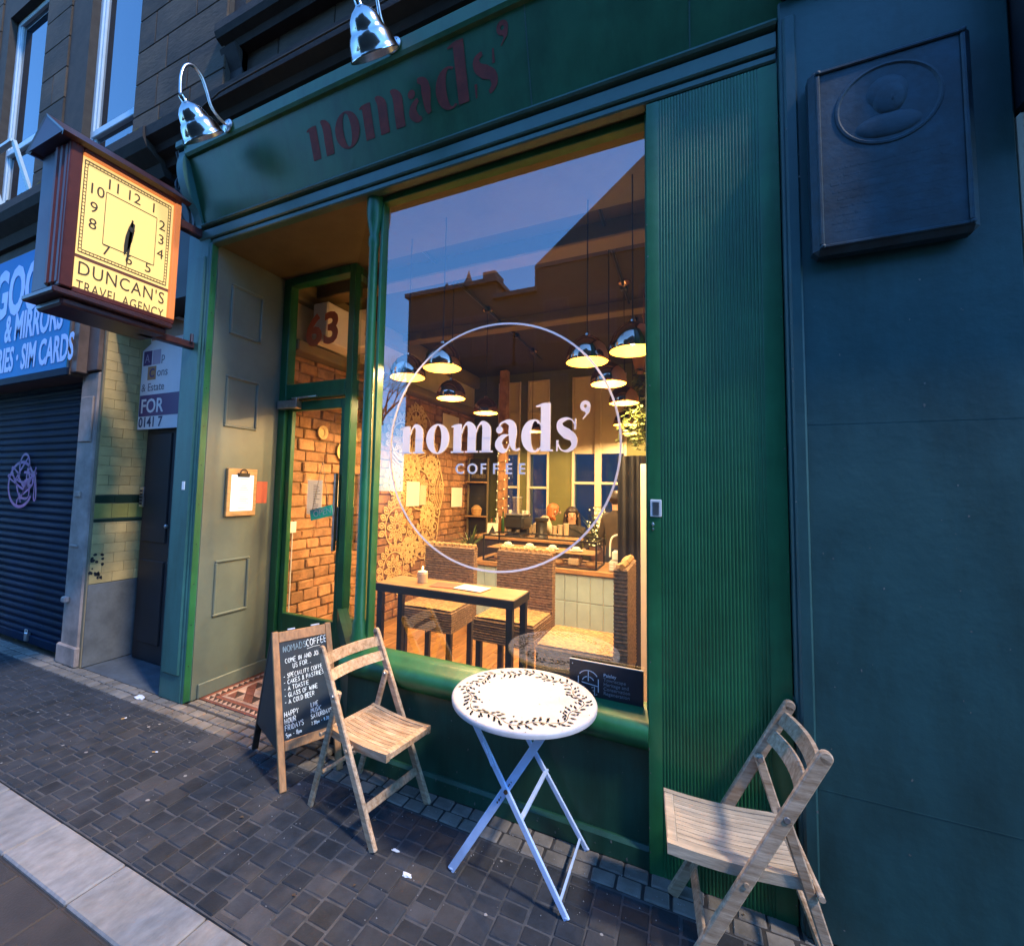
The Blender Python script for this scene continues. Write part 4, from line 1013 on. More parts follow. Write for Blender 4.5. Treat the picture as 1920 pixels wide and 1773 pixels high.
g = G(); g.cbox(CX - hx - .012, CX + hx + .02, cy0 - .035, cy1 + .012, cz0 - .055, cz0 - .02, .008); g.cbox(CX - hx + .02, CX + hx - .02, cy0 + .02, cy1, cz0 - .10, cz0 - .055, .012); g.obj('base', maroon_d, ck)
g = G(); g.cbox(CX - .03, CX + .03, cy1, .005, cz1 - .09, cz1 - .03, .006); g.obj('wall_bracket', maroon_d, ck); g = G(); g.cbox(CX - .03, CX + .03, cy1 - .1, .005, cz0 - .10, cz0 - .05, .006); g.tube([(CX + .04, -.04, cz0 - .06), (CX + .04, -.04, cz0 - .0)], .012, 8); g.obj('wall_bracket', maroon_d, ck)

# ---------------------------------------------------------------- clipboard menu and notice in the recess
cb = thing('menu_clipboard', 'wood framed menu holder with a glowing white sheet on the recess wall', 'clipboard', (-3.15, .35, 1.45), world=True)
g = G(); g.cbox(-3.163, -3.135, .222, .478, 1.275, 1.640, .004); g.obj('board', clip_wood, cb)
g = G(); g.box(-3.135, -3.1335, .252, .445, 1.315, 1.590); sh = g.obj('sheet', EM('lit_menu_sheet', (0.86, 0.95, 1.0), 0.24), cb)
g = G(); random.seed(2)
for i in range(14): g.box(-3.1336, -3.1331, .345 - random.uniform(.01, .03), .36 + random.uniform(.02, .06), 1.335 + i * .017, 1.341 + i * .017)
g.obj('print_lines', ink_grey, sh)
g = G(); g.cbox(-3.136, -3.118, .30, .40, 1.575, 1.605, .004); g.tube(arc(0, 0, .03, .03, 0, 180, 8) and [(-3.125, .35 + p[0], 1.605 + p[1]) for p in arc(0, 0, .03, .03, 0, 180, 8)], .004, 6); g.obj('clip', black_metal, cb)
g = G(); g.box(-3.1648, -3.1625, .50, .60, 1.37, 1.545); g2 = g.obj('red_notice', red_paper); tag(g2, 'small faded red notice on the recess wall next to the clipboard', 'notice')

# ---------------------------------------------------------------- folding chairs
def folding_chair(label, loc, rz, mat, mat2):
    t = thing('folding_chair', label, 'chair', loc, rz, 'wooden slatted folding chairs')
    HW = .178
    def stile_pt(s, z): return Vector((.205 - .385 * z / .745, s * HW, z))
    for s in (-1, 1):
        g = G(); a = stile_pt(s, -.0); b = stile_pt(s, .745); g.beam(a, b, .021, .038, (1, 0, .5), .004)
        st_ = g.obj('stile', mat, t)
        g = G(); c = b - (b - a).normalized() * .002; g.lathe([(.0, -.0105), (.015, -.0105), (.019, -.006), (.019, .006), (.015, .0105), (0, .0105)], 14, c, (0, 1, 0)); g.obj('rounded_end', mat, st_, smooth=True)
        p = stile_pt(s, .555); yo = s * (HW - .024)
        g = G(); g.beam((p.x + .005, yo, p.z + .012), (-.245, yo, .0), .018, .030, (1, 0, .3), .004); lg = g.obj('rear_leg', mat, t)
        g = G(); g.lathe([(.0, -.026), (.008, -.026), (.011, -.018), (.011, .018), (.008, .026), (0, .026)], 10, (p.x, s * (HW - .012), p.z), (0, 1, 0)); g.obj('pivot_bolt', steel, lg, smooth=True)
    def curved_slat(z, h):
        g = G(); n = 8; vs = []
        for i in range(n + 1):
            v = -1 + 2 * i / n; y = v * (HW - .008); bow = -.022 * (1 - v * v)
            for dz, dx in ((-h / 2, 0), (h / 2, -.385 / .745 * h)):
                p = stile_pt(1, z); xx = p.x + (-.385 / .745) * dz + bow
                vs += [(xx - .006, y, p.z + dz), (xx + .006, y, p.z + dz)]
        fs = []
        for i in range(n):
            b = 4 * i; fs += [(b, b + 2, b + 6, b + 4), (b + 1, b + 5, b + 7, b + 3), (b, b + 4, b + 5, b + 1), (b + 2, b + 3, b + 7, b + 6)]
        fs += [(0, 1, 3, 2), (4 * n, 4 * n + 2, 4 * n + 3, 4 * n + 1)]
        g.add(vs, fs); g.obj('back_slat', mat, t, smooth=True, ang=30)
    curved_slat(.700, .042); curved_slat(.632, .040)
    # seat: dished frame with slats running front to back
    x0, x1, sz, sw = -.150, .232, .385, .150
    def dish(x): u = (x - x0) / (x1 - x0); return sz - .014 * math.sin(PI * min(1, max(0, u)) * .9) + .004
    for s in (-1, 1):
        g = G(); P = [x0 + (x1 - x0) * i / 8 for i in range(9)]
        vs = []
        for xx in P:
            z = dish(xx)
            for dy, dz in ((-.011, -.034), (.011, -.034), (.011, 0), (-.011, 0)): vs.append((xx, s * (sw - .011) + dy, z + dz))
        fs = [(4 * i + k, 4 * i + (k + 1) % 4, 4 * i + 4 + (k + 1) % 4, 4 * i + 4 + k) for i in range(8) for k in range(4)] + [(0, 1, 2, 3), (32, 33, 34, 35)]
        g.add(vs, fs); g.obj('seat_rail', mat2, t)
    for xx in (x0, x1 - .030):
        g = G(); zz = dish(xx + .015); g.cbox(xx, xx + .030, -sw + .022, sw - .022, zz - .030, zz - .0005, .003); g.obj('seat_crossbar', mat2, t)
    ns = 11; wd = (2 * sw - .046) / ns
    for k in range(ns):
        ya = -sw + .023 + k * wd
        g = G(); P = [x0 + .031 + (x1 - x0 - .062) * i / 5 for i in range(6)]; vs = []
        for xx in P:
            z = dish(xx) - .003
            for yy, dz in ((ya + .0012, -.009), (ya + wd - .0012, -.009), (ya + wd - .0012, 0), (ya + .0012, 0)): vs.append((xx, yy, z + dz))
        g.add(vs, [(4 * i + q, 4 * i + (q + 1) % 4, 4 * i + 4 + (q + 1) % 4, 4 * i + 4 + q) for i in range(5) for q in range(4)] + [(0, 1, 2, 3), (20, 21, 22, 23)])
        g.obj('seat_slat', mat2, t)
    g = G(); p = stile_pt(1, .375); g.tube([(p.x + .012, -HW - .016, .350), (p.x + .012, HW + .016, .350)], .007, 8); g.tube([(x0 - .012, -HW - .004, .362), (x0 - .012, HW + .004, .362)], .009, 8); g.obj('seat_dowel', mat, t, smooth=True)
    p = stile_pt(1, .135); g = G(); g.beam((p.x, -HW + .01, .135), (p.x, HW - .01, .135), .011, .036, (-.46, 0, .89), .003); g.obj('front_rail', mat, t)
    g = G(); g.tube([(-.182, -HW + .03, .17), (-.182, HW - .03, .17)], .010, 8); g.obj('rear_rung', mat, t, smooth=True)
    return t
folding_chair('weathered teak folding chair between the chalkboard and the white bistro table', (-1.385, -.212, 0), R(-8), teak, teak)
c2 = folding_chair('teak folding chair with a paler seat standing against the teal wall', (.150, -.215, 0), R(180 + 5), teak, teak_pale)
c2.scale = (1.03, .97, 1.03)

# ---------------------------------------------------------------- bistro table
bt = thing('bistro_table', 'round white metal bistro table with leaf cut-out rim on pale blue folding legs', 'table', (-.632, -.205, 0))
TR, TZ = .298, .668
g = G(); g.lathe([(.0, TZ - .004), (TR - .010, TZ - .004), (TR - .006, TZ - .016), (TR - .001, TZ - .017), (TR, TZ - .005), (TR - .004, TZ + .001), (TR - .014, TZ + .003), (TR - .03, TZ + .001), (.0, TZ + .0015)], 72); g.obj('table_top', white_paint, bt, smooth=True, ang=50)
g = G(); random.seed(14)
def leaf2(cx, cy, a, L, w):
    P = [(0, 0), (.25, .8), (.55, 1), (.8, .6), (1, 0), (.8, -.6), (.55, -1), (.25, -.8)]
    g.add([(cx + (p * L) * math.cos(a) - q * w * math.sin(a), cy + (p * L) * math.sin(a) + q * w * math.cos(a), TZ + .0036 + random.uniform(0, .0004)) for p, q in P], [tuple(range(8))])
NP = 8
for k in range(NP):
    a0 = 2 * PI * k / NP
    pts = []
    for i in range(13):
        t = i / 12; a = a0 + t * 2 * PI / NP * .92; rr = .230 + .016 * math.sin(2 * PI * t)
        pts.append((rr * math.cos(a), rr * math.sin(a)))
        if i % 2 == 0 and 0 < i:
            for sgn in (-1, 1):
                leaf2(pts[-1][0] + .006 * sgn * math.cos(a), pts[-1][1] + .006 * sgn * math.sin(a), a + (PI / 2 - sgn * .9) + random.uniform(-.3, .3), random.uniform(.022, .032), .0046)
                if random.random() < .6:
                    r2 = rr + sgn * .026; aa = a + .04; leaf2(r2 * math.cos(aa), r2 * math.sin(aa), a + PI / 2 - sgn * .5 + random.uniform(-.4, .4), random.uniform(.014, .021), .0042)
    g.ribbon(pts, [.0026] * 13, lambda u, v: (u, v, TZ + .0030))
    for q in range(2):
        a = a0 + random.uniform(0, .6); rr = random.choice((.185, .25)); n = 7
        g.add([(rr * math.cos(a) + .0045 * math.cos(2 * PI * i / n), rr * math.sin(a) + .0045 * math.sin(2 * PI * i / n), TZ + .0035) for i in range(n)], [tuple(range(n))])
stuff(g.obj('leaf_cutout_shade', cut_dark, bt, fixn=False))  # dark leaf shapes on the top paint the shade of open holes
LX = lambda x: x + .632
LYc = lambda y: y + .205
def leg(a, b, w, t, name):
    g = G(); a = Vector((LX(a[0]), LYc(a[1]), a[2])); b = Vector((LX(b[0]), LYc(b[1]), b[2])); g.beam(a, b, t, w, (1, 0, .3), .002)
    d = (b - a).normalized(); g.ball(tuple(b - d * .004 + Vector((0, 0, .004))), (.013, .008, .007), 8, 6); return g.obj(name, blue_paint, bt, smooth=True, ang=35)
l1 = leg((-.822, -.350, .645), (-.408, -.352, .004), .022, .012, 'leg'); l2 = leg((-.822, -.045, .645), (-.408, -.004, .004), .020, .012, 'leg')
l3 = leg((-.482, -.334, .645), (-.876, -.352, .004), .030, .010, 'leg')
g = G(); g.beam((LX(-.585), LYc(-.35), .285), (LX(-.585), LYc(-.006), .285), .016, .008); g.obj('stretcher', blue_paint, bt); g = G(); g.beam((LX(-.436), LYc(-.35), .045), (LX(-.436), LYc(-.006), .045), .008, .008); g.obj('stretcher', blue_paint, bt)
g = G(); g.cbox(LX(-.835), LX(-.47), LYc(-.345), LYc(-.325), .640, .664, .003); g.cbox(LX(-.835), LX(-.80), LYc(-.345), LYc(-.03), .640, .664, .003); g.obj('under_rail', blue_paint, bt)
for l_, p in ((l1, (-.645, -.358, .371)), (l3, (-.497, -.345, .615)), (l1, (-.810, -.357, .626))):
    g = G(); g.lathe([(0, -.008), (.006, -.008), (.008, -.003), (.008, .004), (0, .005)], 10, (LX(p[0]), LYc(p[1]), p[2]), (0, -1, 0)); g.obj('rivet', rust, l_, smooth=True)
g = G()
for i in range(14):
    t = random.gauss(.42, .05); x = -.482 + (-.876 + .482) * t; z = .645 * (1 - t); r_ = random.uniform(.0012, .0038); n = 6
    g.add([(LX(x) + r_ * math.cos(2 * PI * k / n) * random.uniform(.5, 1.3), LYc(-.347 - .0065), z + 1.6 * r_ * math.sin(2 * PI * k / n) * random.uniform(.5, 1.2)) for k in range(n)], [tuple(range(n))])
g.obj('rust_flakes', rust, l3, fixn=False)
g = G(); g.beam((LX(-.735), LYc(-.362), .525), (LX(-.70), LYc(-.362), .455), .006, .012, (1, 0, 0)); g.tube([(LX(-.74), LYc(-.36), .53), (LX(-.735), LYc(-.375), .535), (LX(-.72), LYc(-.37), .50)], .004, 6); g.obj('latch', blue_paint, l1)

# ---------------------------------------------------------------- A-frame chalkboard
af = thing('chalkboard_sign', 'wooden A-frame chalkboard with handwritten white menu beside the teak chair', 'sign', (-2.002, -.089, 0), R(66))
HWd, HD, AH = .165, .245, .715
lean = HD / AH
def fr(u, z, off=0.0):     # point on the front leaf; local -y is the front
    n = Vector((0, -AH, HD)).normalized()
    return Vector((u, -HD + lean * z, z)) + n * (-off) * -1
fn_n = Vector((0, -AH, HD)).normalized()
def fpt(u, z, off): p = Vector((u, -HD + lean * z, z)) + fn_n * off; return (p.x, p.y, p.z)
for s in (-1, 1):
    g = G(); g.beam(fpt(s * (HWd - .017), .0, 0), fpt(s * (HWd - .017), AH, 0), .034, .020, fn_n, .003); g.obj('front_post', pine, af)
g = G(); g.beam(fpt(-HWd + .034, AH - .03, 0), fpt(HWd - .034, AH - .03, 0), .055, .018, fn_n, .003); g.obj('top_rail', pine, af)
g = G(); g.beam(fpt(-HWd + .034, .185, 0), fpt(HWd - .034, .185, 0), .046, .018, fn_n, .003); g.obj('bottom_rail', pine, af)
g = G(); a = [fpt(-HWd + .034, .205, .002), fpt(HWd - .034, .205, .002), fpt(HWd - .034, AH - .055, .002), fpt(-HWd + .034, AH - .055, .002)]
b = [fpt(-HWd + .034, .205, -.006), fpt(HWd - .034, .205, -.006), fpt(HWd - .034, AH - .055, -.006), fpt(-HWd + .034, AH - .055, -.006)]
g.add(a + b, [(0, 1, 2, 3), (7, 6, 5, 4), (0, 4, 5, 1), (1, 5, 6, 2), (2, 6, 7, 3), (3, 7, 4, 0)]); cbm = g.obj('blackboard', chalkb, af)
def rpt(u, z, off): return (u, HD - lean * z + off, z)
for s in (-1, 1):
    g = G(); g.beam(rpt(s * (HWd - .017), 0, 0), rpt(s * (HWd - .017), AH, 0), .034, .020, (0, AH, HD), .003); g.obj('rear_post', dark_wood, af)
g = G(); g.add([rpt(-HWd + .03, .16, 0), rpt(HWd - .03, .16, 0), rpt(HWd - .03, AH - .02, 0), rpt(-HWd + .03, AH - .02, 0), rpt(-HWd + .03, .16, -.008), rpt(HWd - .03, .16, -.008), rpt(HWd - .03, AH - .02, -.008), rpt(-HWd + .03, AH - .02, -.008)],
      [(0, 1, 2, 3), (7, 6, 5, 4), (0, 4, 5, 1), (1, 5, 6, 2), (2, 6, 7, 3), (3, 7, 4, 0)]); g.obj('rear_board', dark_wood, af)
# side gusset seen as the dark flank
g = G(); zc = .17; g.ext([(-HD + lean * zc + .012, zc), (HD - lean * zc - .012, zc), (.004, AH - .02), (-.004, AH - .02)], 'x', -HWd + .002, -HWd + .006); g.obj('side_cloth', near_black, af)
g = G(); g.tube([(-.08, 0, AH + .002), (-.04, 0, AH + .002)], .006, 8); g.tube([(.05, 0, AH + .002), (.10, 0, AH + .002)], .006, 8); g.obj('hinge', steel, af)
random.seed(44)
cm = lambda u, v: fpt(-HWd + .034 + u * .262 / .262, .205 + v, .0032)
BH = AH - .26
g = G(); chalk_line(g, "NOMADS'", .022, .402, .030, cm, .0032, .06); g.obj('smudged_heading', chalk_faint, cbm, fixn=False)
g = G()
chalk_line(g, 'COFFEE', .148, .402, .031, cm, .0034, .06)
for s_, x_, z_, h_ in (('COME IN AND JOIN', .028, .348, .0215), ('US FOR...', .068, .318, .0215), ('- SPECIALITY COFFEE', .016, .278, .020), ('- CAKES & PASTRIES', .016, .249, .020),
                       ('- A TOASTIE', .016, .219, .020), ('- GLASS OF WINE', .016, .189, .020), ('- A COLD BEER', .016, .159, .020),
                       ('HAPPY', .010, .104, .0225), ('HOUR', .010, .074, .0225), ('FRIDAYS', .010, .044, .0225), ('5pm - 8pm', .012, .014, .017),
                       ('LIVE', .150, .108, .0195), ('MUSIC', .148, .082, .0195), ('SATURDAYS', .146, .055, .0195), ('7.30pm - 9.30', .146, .026, .0145)):
    chalk_line(g, s_, x_, z_, h_, cm, .0030, .05)
g.ribbon([cm and (.150, .398), (.19, .404), (.225, .403)], [.002] * 3, cm)
stuff(g.obj('chalk_writing', chalk, cbm, fixn=False))

# ---------------------------------------------------------------- scheme board inside the window
sg = thing('scheme_board', 'navy board with arch emblem and grey print standing low in the window corner', 'sign', (-.33, .10, .60), world=True)
g = G(); g.cbox(-.512, -.188, .096, .104, .585, .745, .001); g.obj('panel', navy_board, sg)
g = G(); g.box(-.512, -.188, .0965, .1035, .7455, .7485); g.obj('top_edge', paper, sg)
em = lambda u, v: (-.425 + u, .0945, .665 + v)
g = G(); g.ribbon(arc(0, -.005, .048, .048, 35, 145, 14), [.004] * 15, em); g.ribbon(arc(0, -.012, .028, .028, 30, 80, 8), [.004] * 9, em); g.ribbon(arc(0, -.012, .028, .028, 100, 160, 8), [.004] * 9, em)
g.ribbon([(0, .043), (0, -.004)], .004, em); g.ribbon([(-.03, -.012), (.045, -.020)], .004, em); g.ribbon([(.045, .012), (.045, -.045)], .004, em); g.ribbon([(-.045, .012), (-.045, -.045)], .004, em)
g.ribbon([(.015, -.03), (.028, -.024), (.028, -.062), (.04, -.055)], .0035, em); g.ribbon([(.02, -.042), (.03, -.042)], .003, em); g.ribbon([(-.02, -.03), (-.02, -.06), (.0, -.06)], .0035, em); g.obj('arch_emblem', board_ink, sg, fixn=False)
for i, s_ in enumerate(('Paisley', 'Townscape', 'Heritage and', 'Conservation', 'Regeneration')):
    text('print_line', s_, .021, board_ink if i == 0 else board_ink_dim, sg, (-.358, .0945, .693 - i * .0195), FRONT)
g = G(); g.ball((-.497, .094, .728), .003, 8, 6); g.obj('fixing', steel, sg)
# hanging OPEN sign and sheet behind the door glass
os_ = thing('open_sign', 'small turquoise OPEN sign hanging tilted on twine behind the door glass', 'sign', (-2.70, .75, 1.3), world=True)
g = G(); v = Vector((.24, 0, .055)).normalized(); P = Vector((-2.815, .752, 1.235)); Q = P + v * .235; up_ = Vector((-v.z, 0, v.x)) * .085
g.add([P, Q, Q + up_, P + up_] + [p + Vector((0, .01, 0)) for p in (P, Q, Q + up_, P + up_)], [(0, 1, 2, 3), (7, 6, 5, 4), (0, 4, 5, 1), (1, 5, 6, 2), (2, 6, 7, 3), (3, 7, 4, 0)]); pn = g.obj('panel', open_blue, os_)
tt = text('letters', 'OPEN', .075, paper_w, pn, (-2.785, .749, 1.262), (R(90), R(-13), 0))
g = G(); g.tube([P + up_ + v * .03, (-2.715, .753, 1.72)], .003, 5); g.tube([Q + up_ - v * .03, (-2.715, .753, 1.72)], .003, 5); g.obj('twine', rope_m, os_)
g = G(); g.box(-2.875, -2.715, .760, .762, 1.285, 1.565); ds = g.obj('door_sheet', paper_thin); tag(ds, 'white printed sheet taped inside the door glass beside the OPEN sign', 'notice')
g = G(); random.seed(3)
for i in range(16): g.box(-2.81, -2.81 + random.uniform(.03, .08), .7585, .7595, 1.31 + i * .014, 1.315 + i * .014)
g.obj('print_lines', ink_grey, ds)

# ---------------------------------------------------------------- cafe interior
FZ, CZ, LW, BW = -0.04, 3.375, -3.22, 4.65
g = G(); g.box(-3.35, .15, .16, BW + .1, FZ - .1, FZ - .004); fl = struct(g.obj('floor', dark_wood))
me = None
for i in range(28):
    for j in range(3):
        gg = G()
        if me is None: gg.cbox(-.0615, .0615, -.745, .745, -.012, 0, .002); o = gg.obj('floor_plank', wood_floor, fl); me = o.data
        else: o = inst('floor_plank', me, fl)
        o.location = (-3.28 + i * .1245, .92 + j * 1.5 + (.4 if i % 2 else 0) * (1 if j < 2 else 1), FZ)
g = G(); g.box(-3.35, .15, .05, BW + .1, CZ, CZ + .1); cl = struct(g.obj('ceiling', ceil_m))
g = G(); g.cbox(-3.2, -.1, 1.0, 1.18, CZ - .12, CZ + .01, .01); g.cbox(-3.2, -.1, 2.4, 2.55, CZ - .10, CZ + .01, .01); g.obj('ceiling_beam', beam_m, cl)
g = G()
for xx in (-1.84, -.51):
    g.tube([(xx, .4, CZ - .03), (xx, 3.9, CZ - .03)], .012, 6)
    for yy in (.6, 1.3, 2.05, 2.9, 3.5): g.cbox(xx - .03, xx + .03, yy - .03, yy + .03, CZ - .05, CZ, .006)
g.obj('conduit', black_metal, cl)
# left wall: mortar core with bricks, cornice box and painted mural
g = G(); g.box(LW - .2, LW, .74, BW, FZ, 2.72); lw = struct(g.obj('wall_left', mortar_m))
g = G(); g.box(LW - .2, LW, .74, BW, 2.72, CZ); struct(g.obj('wall_upper', plaster))
g = G(); g.cbox(LW - .01, LW + .16, .76, BW, 2.70, 2.80, .012); g.cbox(LW - .01, LW + .10, .76, BW, 3.18, CZ, .02); g.obj('cornice_shelf', beam_m, lw)
random.seed(77); near, farb = [], G()
z = FZ + .02; k = 0
while z < 2.69:
    h = random.choice((.085, .095, .10, .11)); y = .75 - (0.1 if k % 2 else 0)
    while y < BW:
        w = random.uniform(.15, .30); ya, yb = max(y, .75), min(y + w, BW)
        if yb - ya > .03:
            t = random.uniform(.012, .034)
            vis_ = (.85 < ya < 2.0 and z > .35) or (2.25 < ya < 4.4 and z > .25)
            if vis_ and len(near) < 300:
                gg = G(); gg.cbox(LW - .01, LW + t, ya + .006, yb - .006, z + .006, min(z + h, 2.70) - .005, .009)
                gg.v = [(a + random.uniform(-.004, .004), b + random.uniform(-.005, .005), c + random.uniform(-.005, .005)) for a, b, c in gg.v]
                near.append(gg.obj('brick', brick_m, lw))
            else: farb.cbox(LW - .01, LW + t, ya + .006, yb - .006, z + .006, min(z + h, 2.70) - .005, .008)
        y += w
    z += h; k += 1
stuff(farb.obj('far_bricks', brick_m, lw))
# mural: rosettes, scrolls and banded arcs brushed over the brick
random.seed(90); g = G(); MX = LW + .040
class _K: n = 0
def mm(u, v): return (MX + .00002 * _K.n, u, v)
_rib = G.ribbon
class MG(G):
    def ribbon(s_, pts, w, fn): _K.n = (_K.n + 1) % 400; return _rib(s_, pts, w, fn)
g = MG()
def petal_ring(cy_, cz_, r0, r1, n, a0, a1, w):
    for i in range(n):
        a = R(a0 + (a1 - a0) * (i + .5) / n); da = R((a1 - a0) / n) * .36
        P = [(cy_ + r0 * math.cos(a), cz_ + r0 * math.sin(a)), (cy_ + (r0 * .5 + r1 * .5) * math.cos(a - da), cz_ + (r0 * .5 + r1 * .5) * math.sin(a - da)),
             (cy_ + r1 * math.cos(a), cz_ + r1 * math.sin(a)), (cy_ + (r0 * .5 + r1 * .5) * math.cos(a + da), cz_ + (r0 * .5 + r1 * .5) * math.sin(a + da)), (cy_ + r0 * math.cos(a), cz_ + r0 * math.sin(a))]
        P = spline(P, 4); g.ribbon(P, [w] * len(P), mm)
        g.ribbon([(cy_ + (r0 + (r1 - r0) * .3) * math.cos(a), cz_ + (r0 + (r1 - r0) * .3) * math.sin(a)), (cy_ + (r0 + (r1 - r0) * .75) * math.cos(a), cz_ + (r0 + (r1 - r0) * .75) * math.sin(a))], [w * 1.2, w * 1.8], mm)
def spiral(cy_, cz_, r, turns, a0, w, sgn=1):
    P = []
    for i in range(26):
        t = i / 25; a = R(a0) + sgn * t * turns * 2 * PI; P.append((cy_ + r * (1 - .85 * t) * math.cos(a), cz_ + r * (1 - .85 * t) * math.sin(a)))
    g.ribbon(P, [w] * 26, mm)
def rings(cy_, cz_, rs, a0, a1, w):
    for r_ in rs: P = arc(cy_, cz_, r_, r_, a0, a1, 20); g.ribbon(P, [w] * 21, mm)
w_ = .0165
for cy_, cz_, s_ in ((2.50, 1.05, 1.0), (2.98, 1.50, 1.1), (2.55, 2.10, .95), (2.45, .55, .9), (3.10, .80, .85), (2.85, 2.35, .7), (2.75, 1.78, .62), (2.78, .72, .55), (3.20, 1.15, .55), (2.42, 1.58, .62), (3.25, 1.78, .55)):
    petal_ring(cy_, cz_, .06 * s_, .20 * s_, 9, 0, 360, w_); rings(cy_, cz_, (.045 * s_, .235 * s_), 0, 360, w_); petal_ring(cy_, cz_, .25 * s_, .36 * s_, 16, -80, 200, w_ * .9)
for cy_, cz_, r_, a0 in ((3.30, 2.05, .10, 0), (3.42, 1.86, .09, 200), (3.46, 1.20, .10, 120), (3.38, 1.0, .09, 300), (3.22, .60, .11, 30), (3.05, 2.40, .09, 60), (2.95, 2.55, .08, 180), (3.30, .42, .10, 240), (2.75, .32, .12, 90), (3.55, 1.55, .07, 10)):
    spiral(cy_, cz_, r_, 1.4, a0, w_)
for k in range(5):
    P = [(2.35, 1.30 + k * .045), (2.60, 1.38 + k * .045), (2.66, 1.33 + k * .045), (2.84, 1.33 + k * .045)]; g.ribbon(P, [w_ * .8] * 4, mm)
    P = [(2.35, 1.80 + k * .05), (2.55, 1.70 + k * .05), (2.80, 1.78 + k * .05), (3.1, 1.90 + k * .03)]; P = spline(P, 4); g.ribbon(P, [w_ * .8] * len(P), mm)
for k in range(6):
    rings(3.12, 1.48, (.24 + k * .045,), -55 + k * 4, 60 - k * 3, w_ * .9)
P = spline([(2.4, .30), (2.7, .46), (3.0, .40), (3.3, .62), (3.45, .85), (3.5, 1.2), (3.6, 1.5), (3.5, 1.8), (3.3, 2.15), (3.15, 2.45), (2.8, 2.62)], 5); g.ribbon(P, [w_] * len(P), mm)
stuff(g.obj('painted_mural', mural_m, lw, fixn=False))
# pictures and sheets on the brick
def sheet(y0, y1, z0, z1, label, mat=paper, tilt=0):
    gg = G(); gg.cbox(LW + .044, LW + .052, y0, y1, z0, z1, .001); o = gg.obj('pinned_sheet', mat); return tag(o, label, 'poster')
sheet(2.66, 2.96, 1.29, 1.60, 'cream sheet pinned over the painted mural'); sheet(2.97, 3.12, 1.30, 1.56, 'grey sheet beside the cream one on the mural', plaster)
sheet(3.52, 4.02, 2.12, 2.60, 'pale panel standing for a bright mirror high on the brick above the letters', white_wall); sheet(3.84, 4.18, 1.25, 1.54, 'cream sheet on bare brick right of the mural'); sheet(1.40, 1.58, 1.24, 1.58, 'buff card pinned to the brick seen through the door')  # high pale panel stands for a mirror, its brightness put into the colour
def ring_plate(y, z, r, label):
    gg = G(); gg.lathe([(0, 0), (r * .55, .004), (r * .6, .016), (r, .028), (r * .98, .014), (r * .55, -.002)], 24, (LW + .036, y, z), (1, 0, 0)); o = gg.obj('wall_plate', mural_m, smooth=True); tag(o, label, 'plate')
ring_plate(1.20, 2.03, .065, 'pale round wall plate highest on the brick behind the door glass'); ring_plate(1.50, 1.87, .10, 'large cream ring plate on the brick at the door glass edge'); ring_plate(1.50, 1.10, .085, 'cream ring plate low on the brick near the door edge')
bxw = thing('wall_unit', 'white box unit on the wall seen through the fanlight behind the number', 'unit', (LW, 1.1, 2.8), world=True)
g = G(); g.cbox(LW + .162, LW + .34, .90, 1.42, 2.80, 3.16, .012); g.obj('casing', white_wall, bxw); g = G(); g.box(LW + .170, LW + .33, .8985, .90, 2.82, 2.86); g.obj('grille', plaster, bxw)
g = G(); g.cbox(LW + .034, LW + .05, .86, .94, 1.10, 1.20, .004); g.tube([(LW + .045, .90, 1.10), (LW + .045, .90, FZ + .05)], .006, 6); tag(g.obj('socket', plastic_white), 'white socket with cable on brick at the door hinge side', 'socket')
# right-hand side: white partition and dark curtain, right wall
g = G(); g.box(-.02, .15, .16, BW, FZ, CZ); struct(g.obj('wall_right', plaster))
g = G(); g.cbox(-.335, -.02, 1.58, 1.66, FZ, 1.74, .004); tag(g.obj('partition', white_wall), 'white partition end by the fluted pillar inside the window', 'partition')
g = G(); n = 18; pts = [(-.60 + .42 * i / n, 2.30 + .02 * math.sin(i * 1.9)) for i in range(n + 1)]; g.ext(pts + [(p[0], p[1] + .012) for p in pts[::-1]], 'z', FZ, 1.86); tag(g.obj('curtain', near_black, smooth=True), 'near-black hanging curtain behind the white partition', 'curtain')
# inner jamb strip catching light left of the pane
g = G(); g.box(-1.80, -1.77, .13, .26, .55, 2.5); struct(g.obj('wall_jamb', olive_wall))
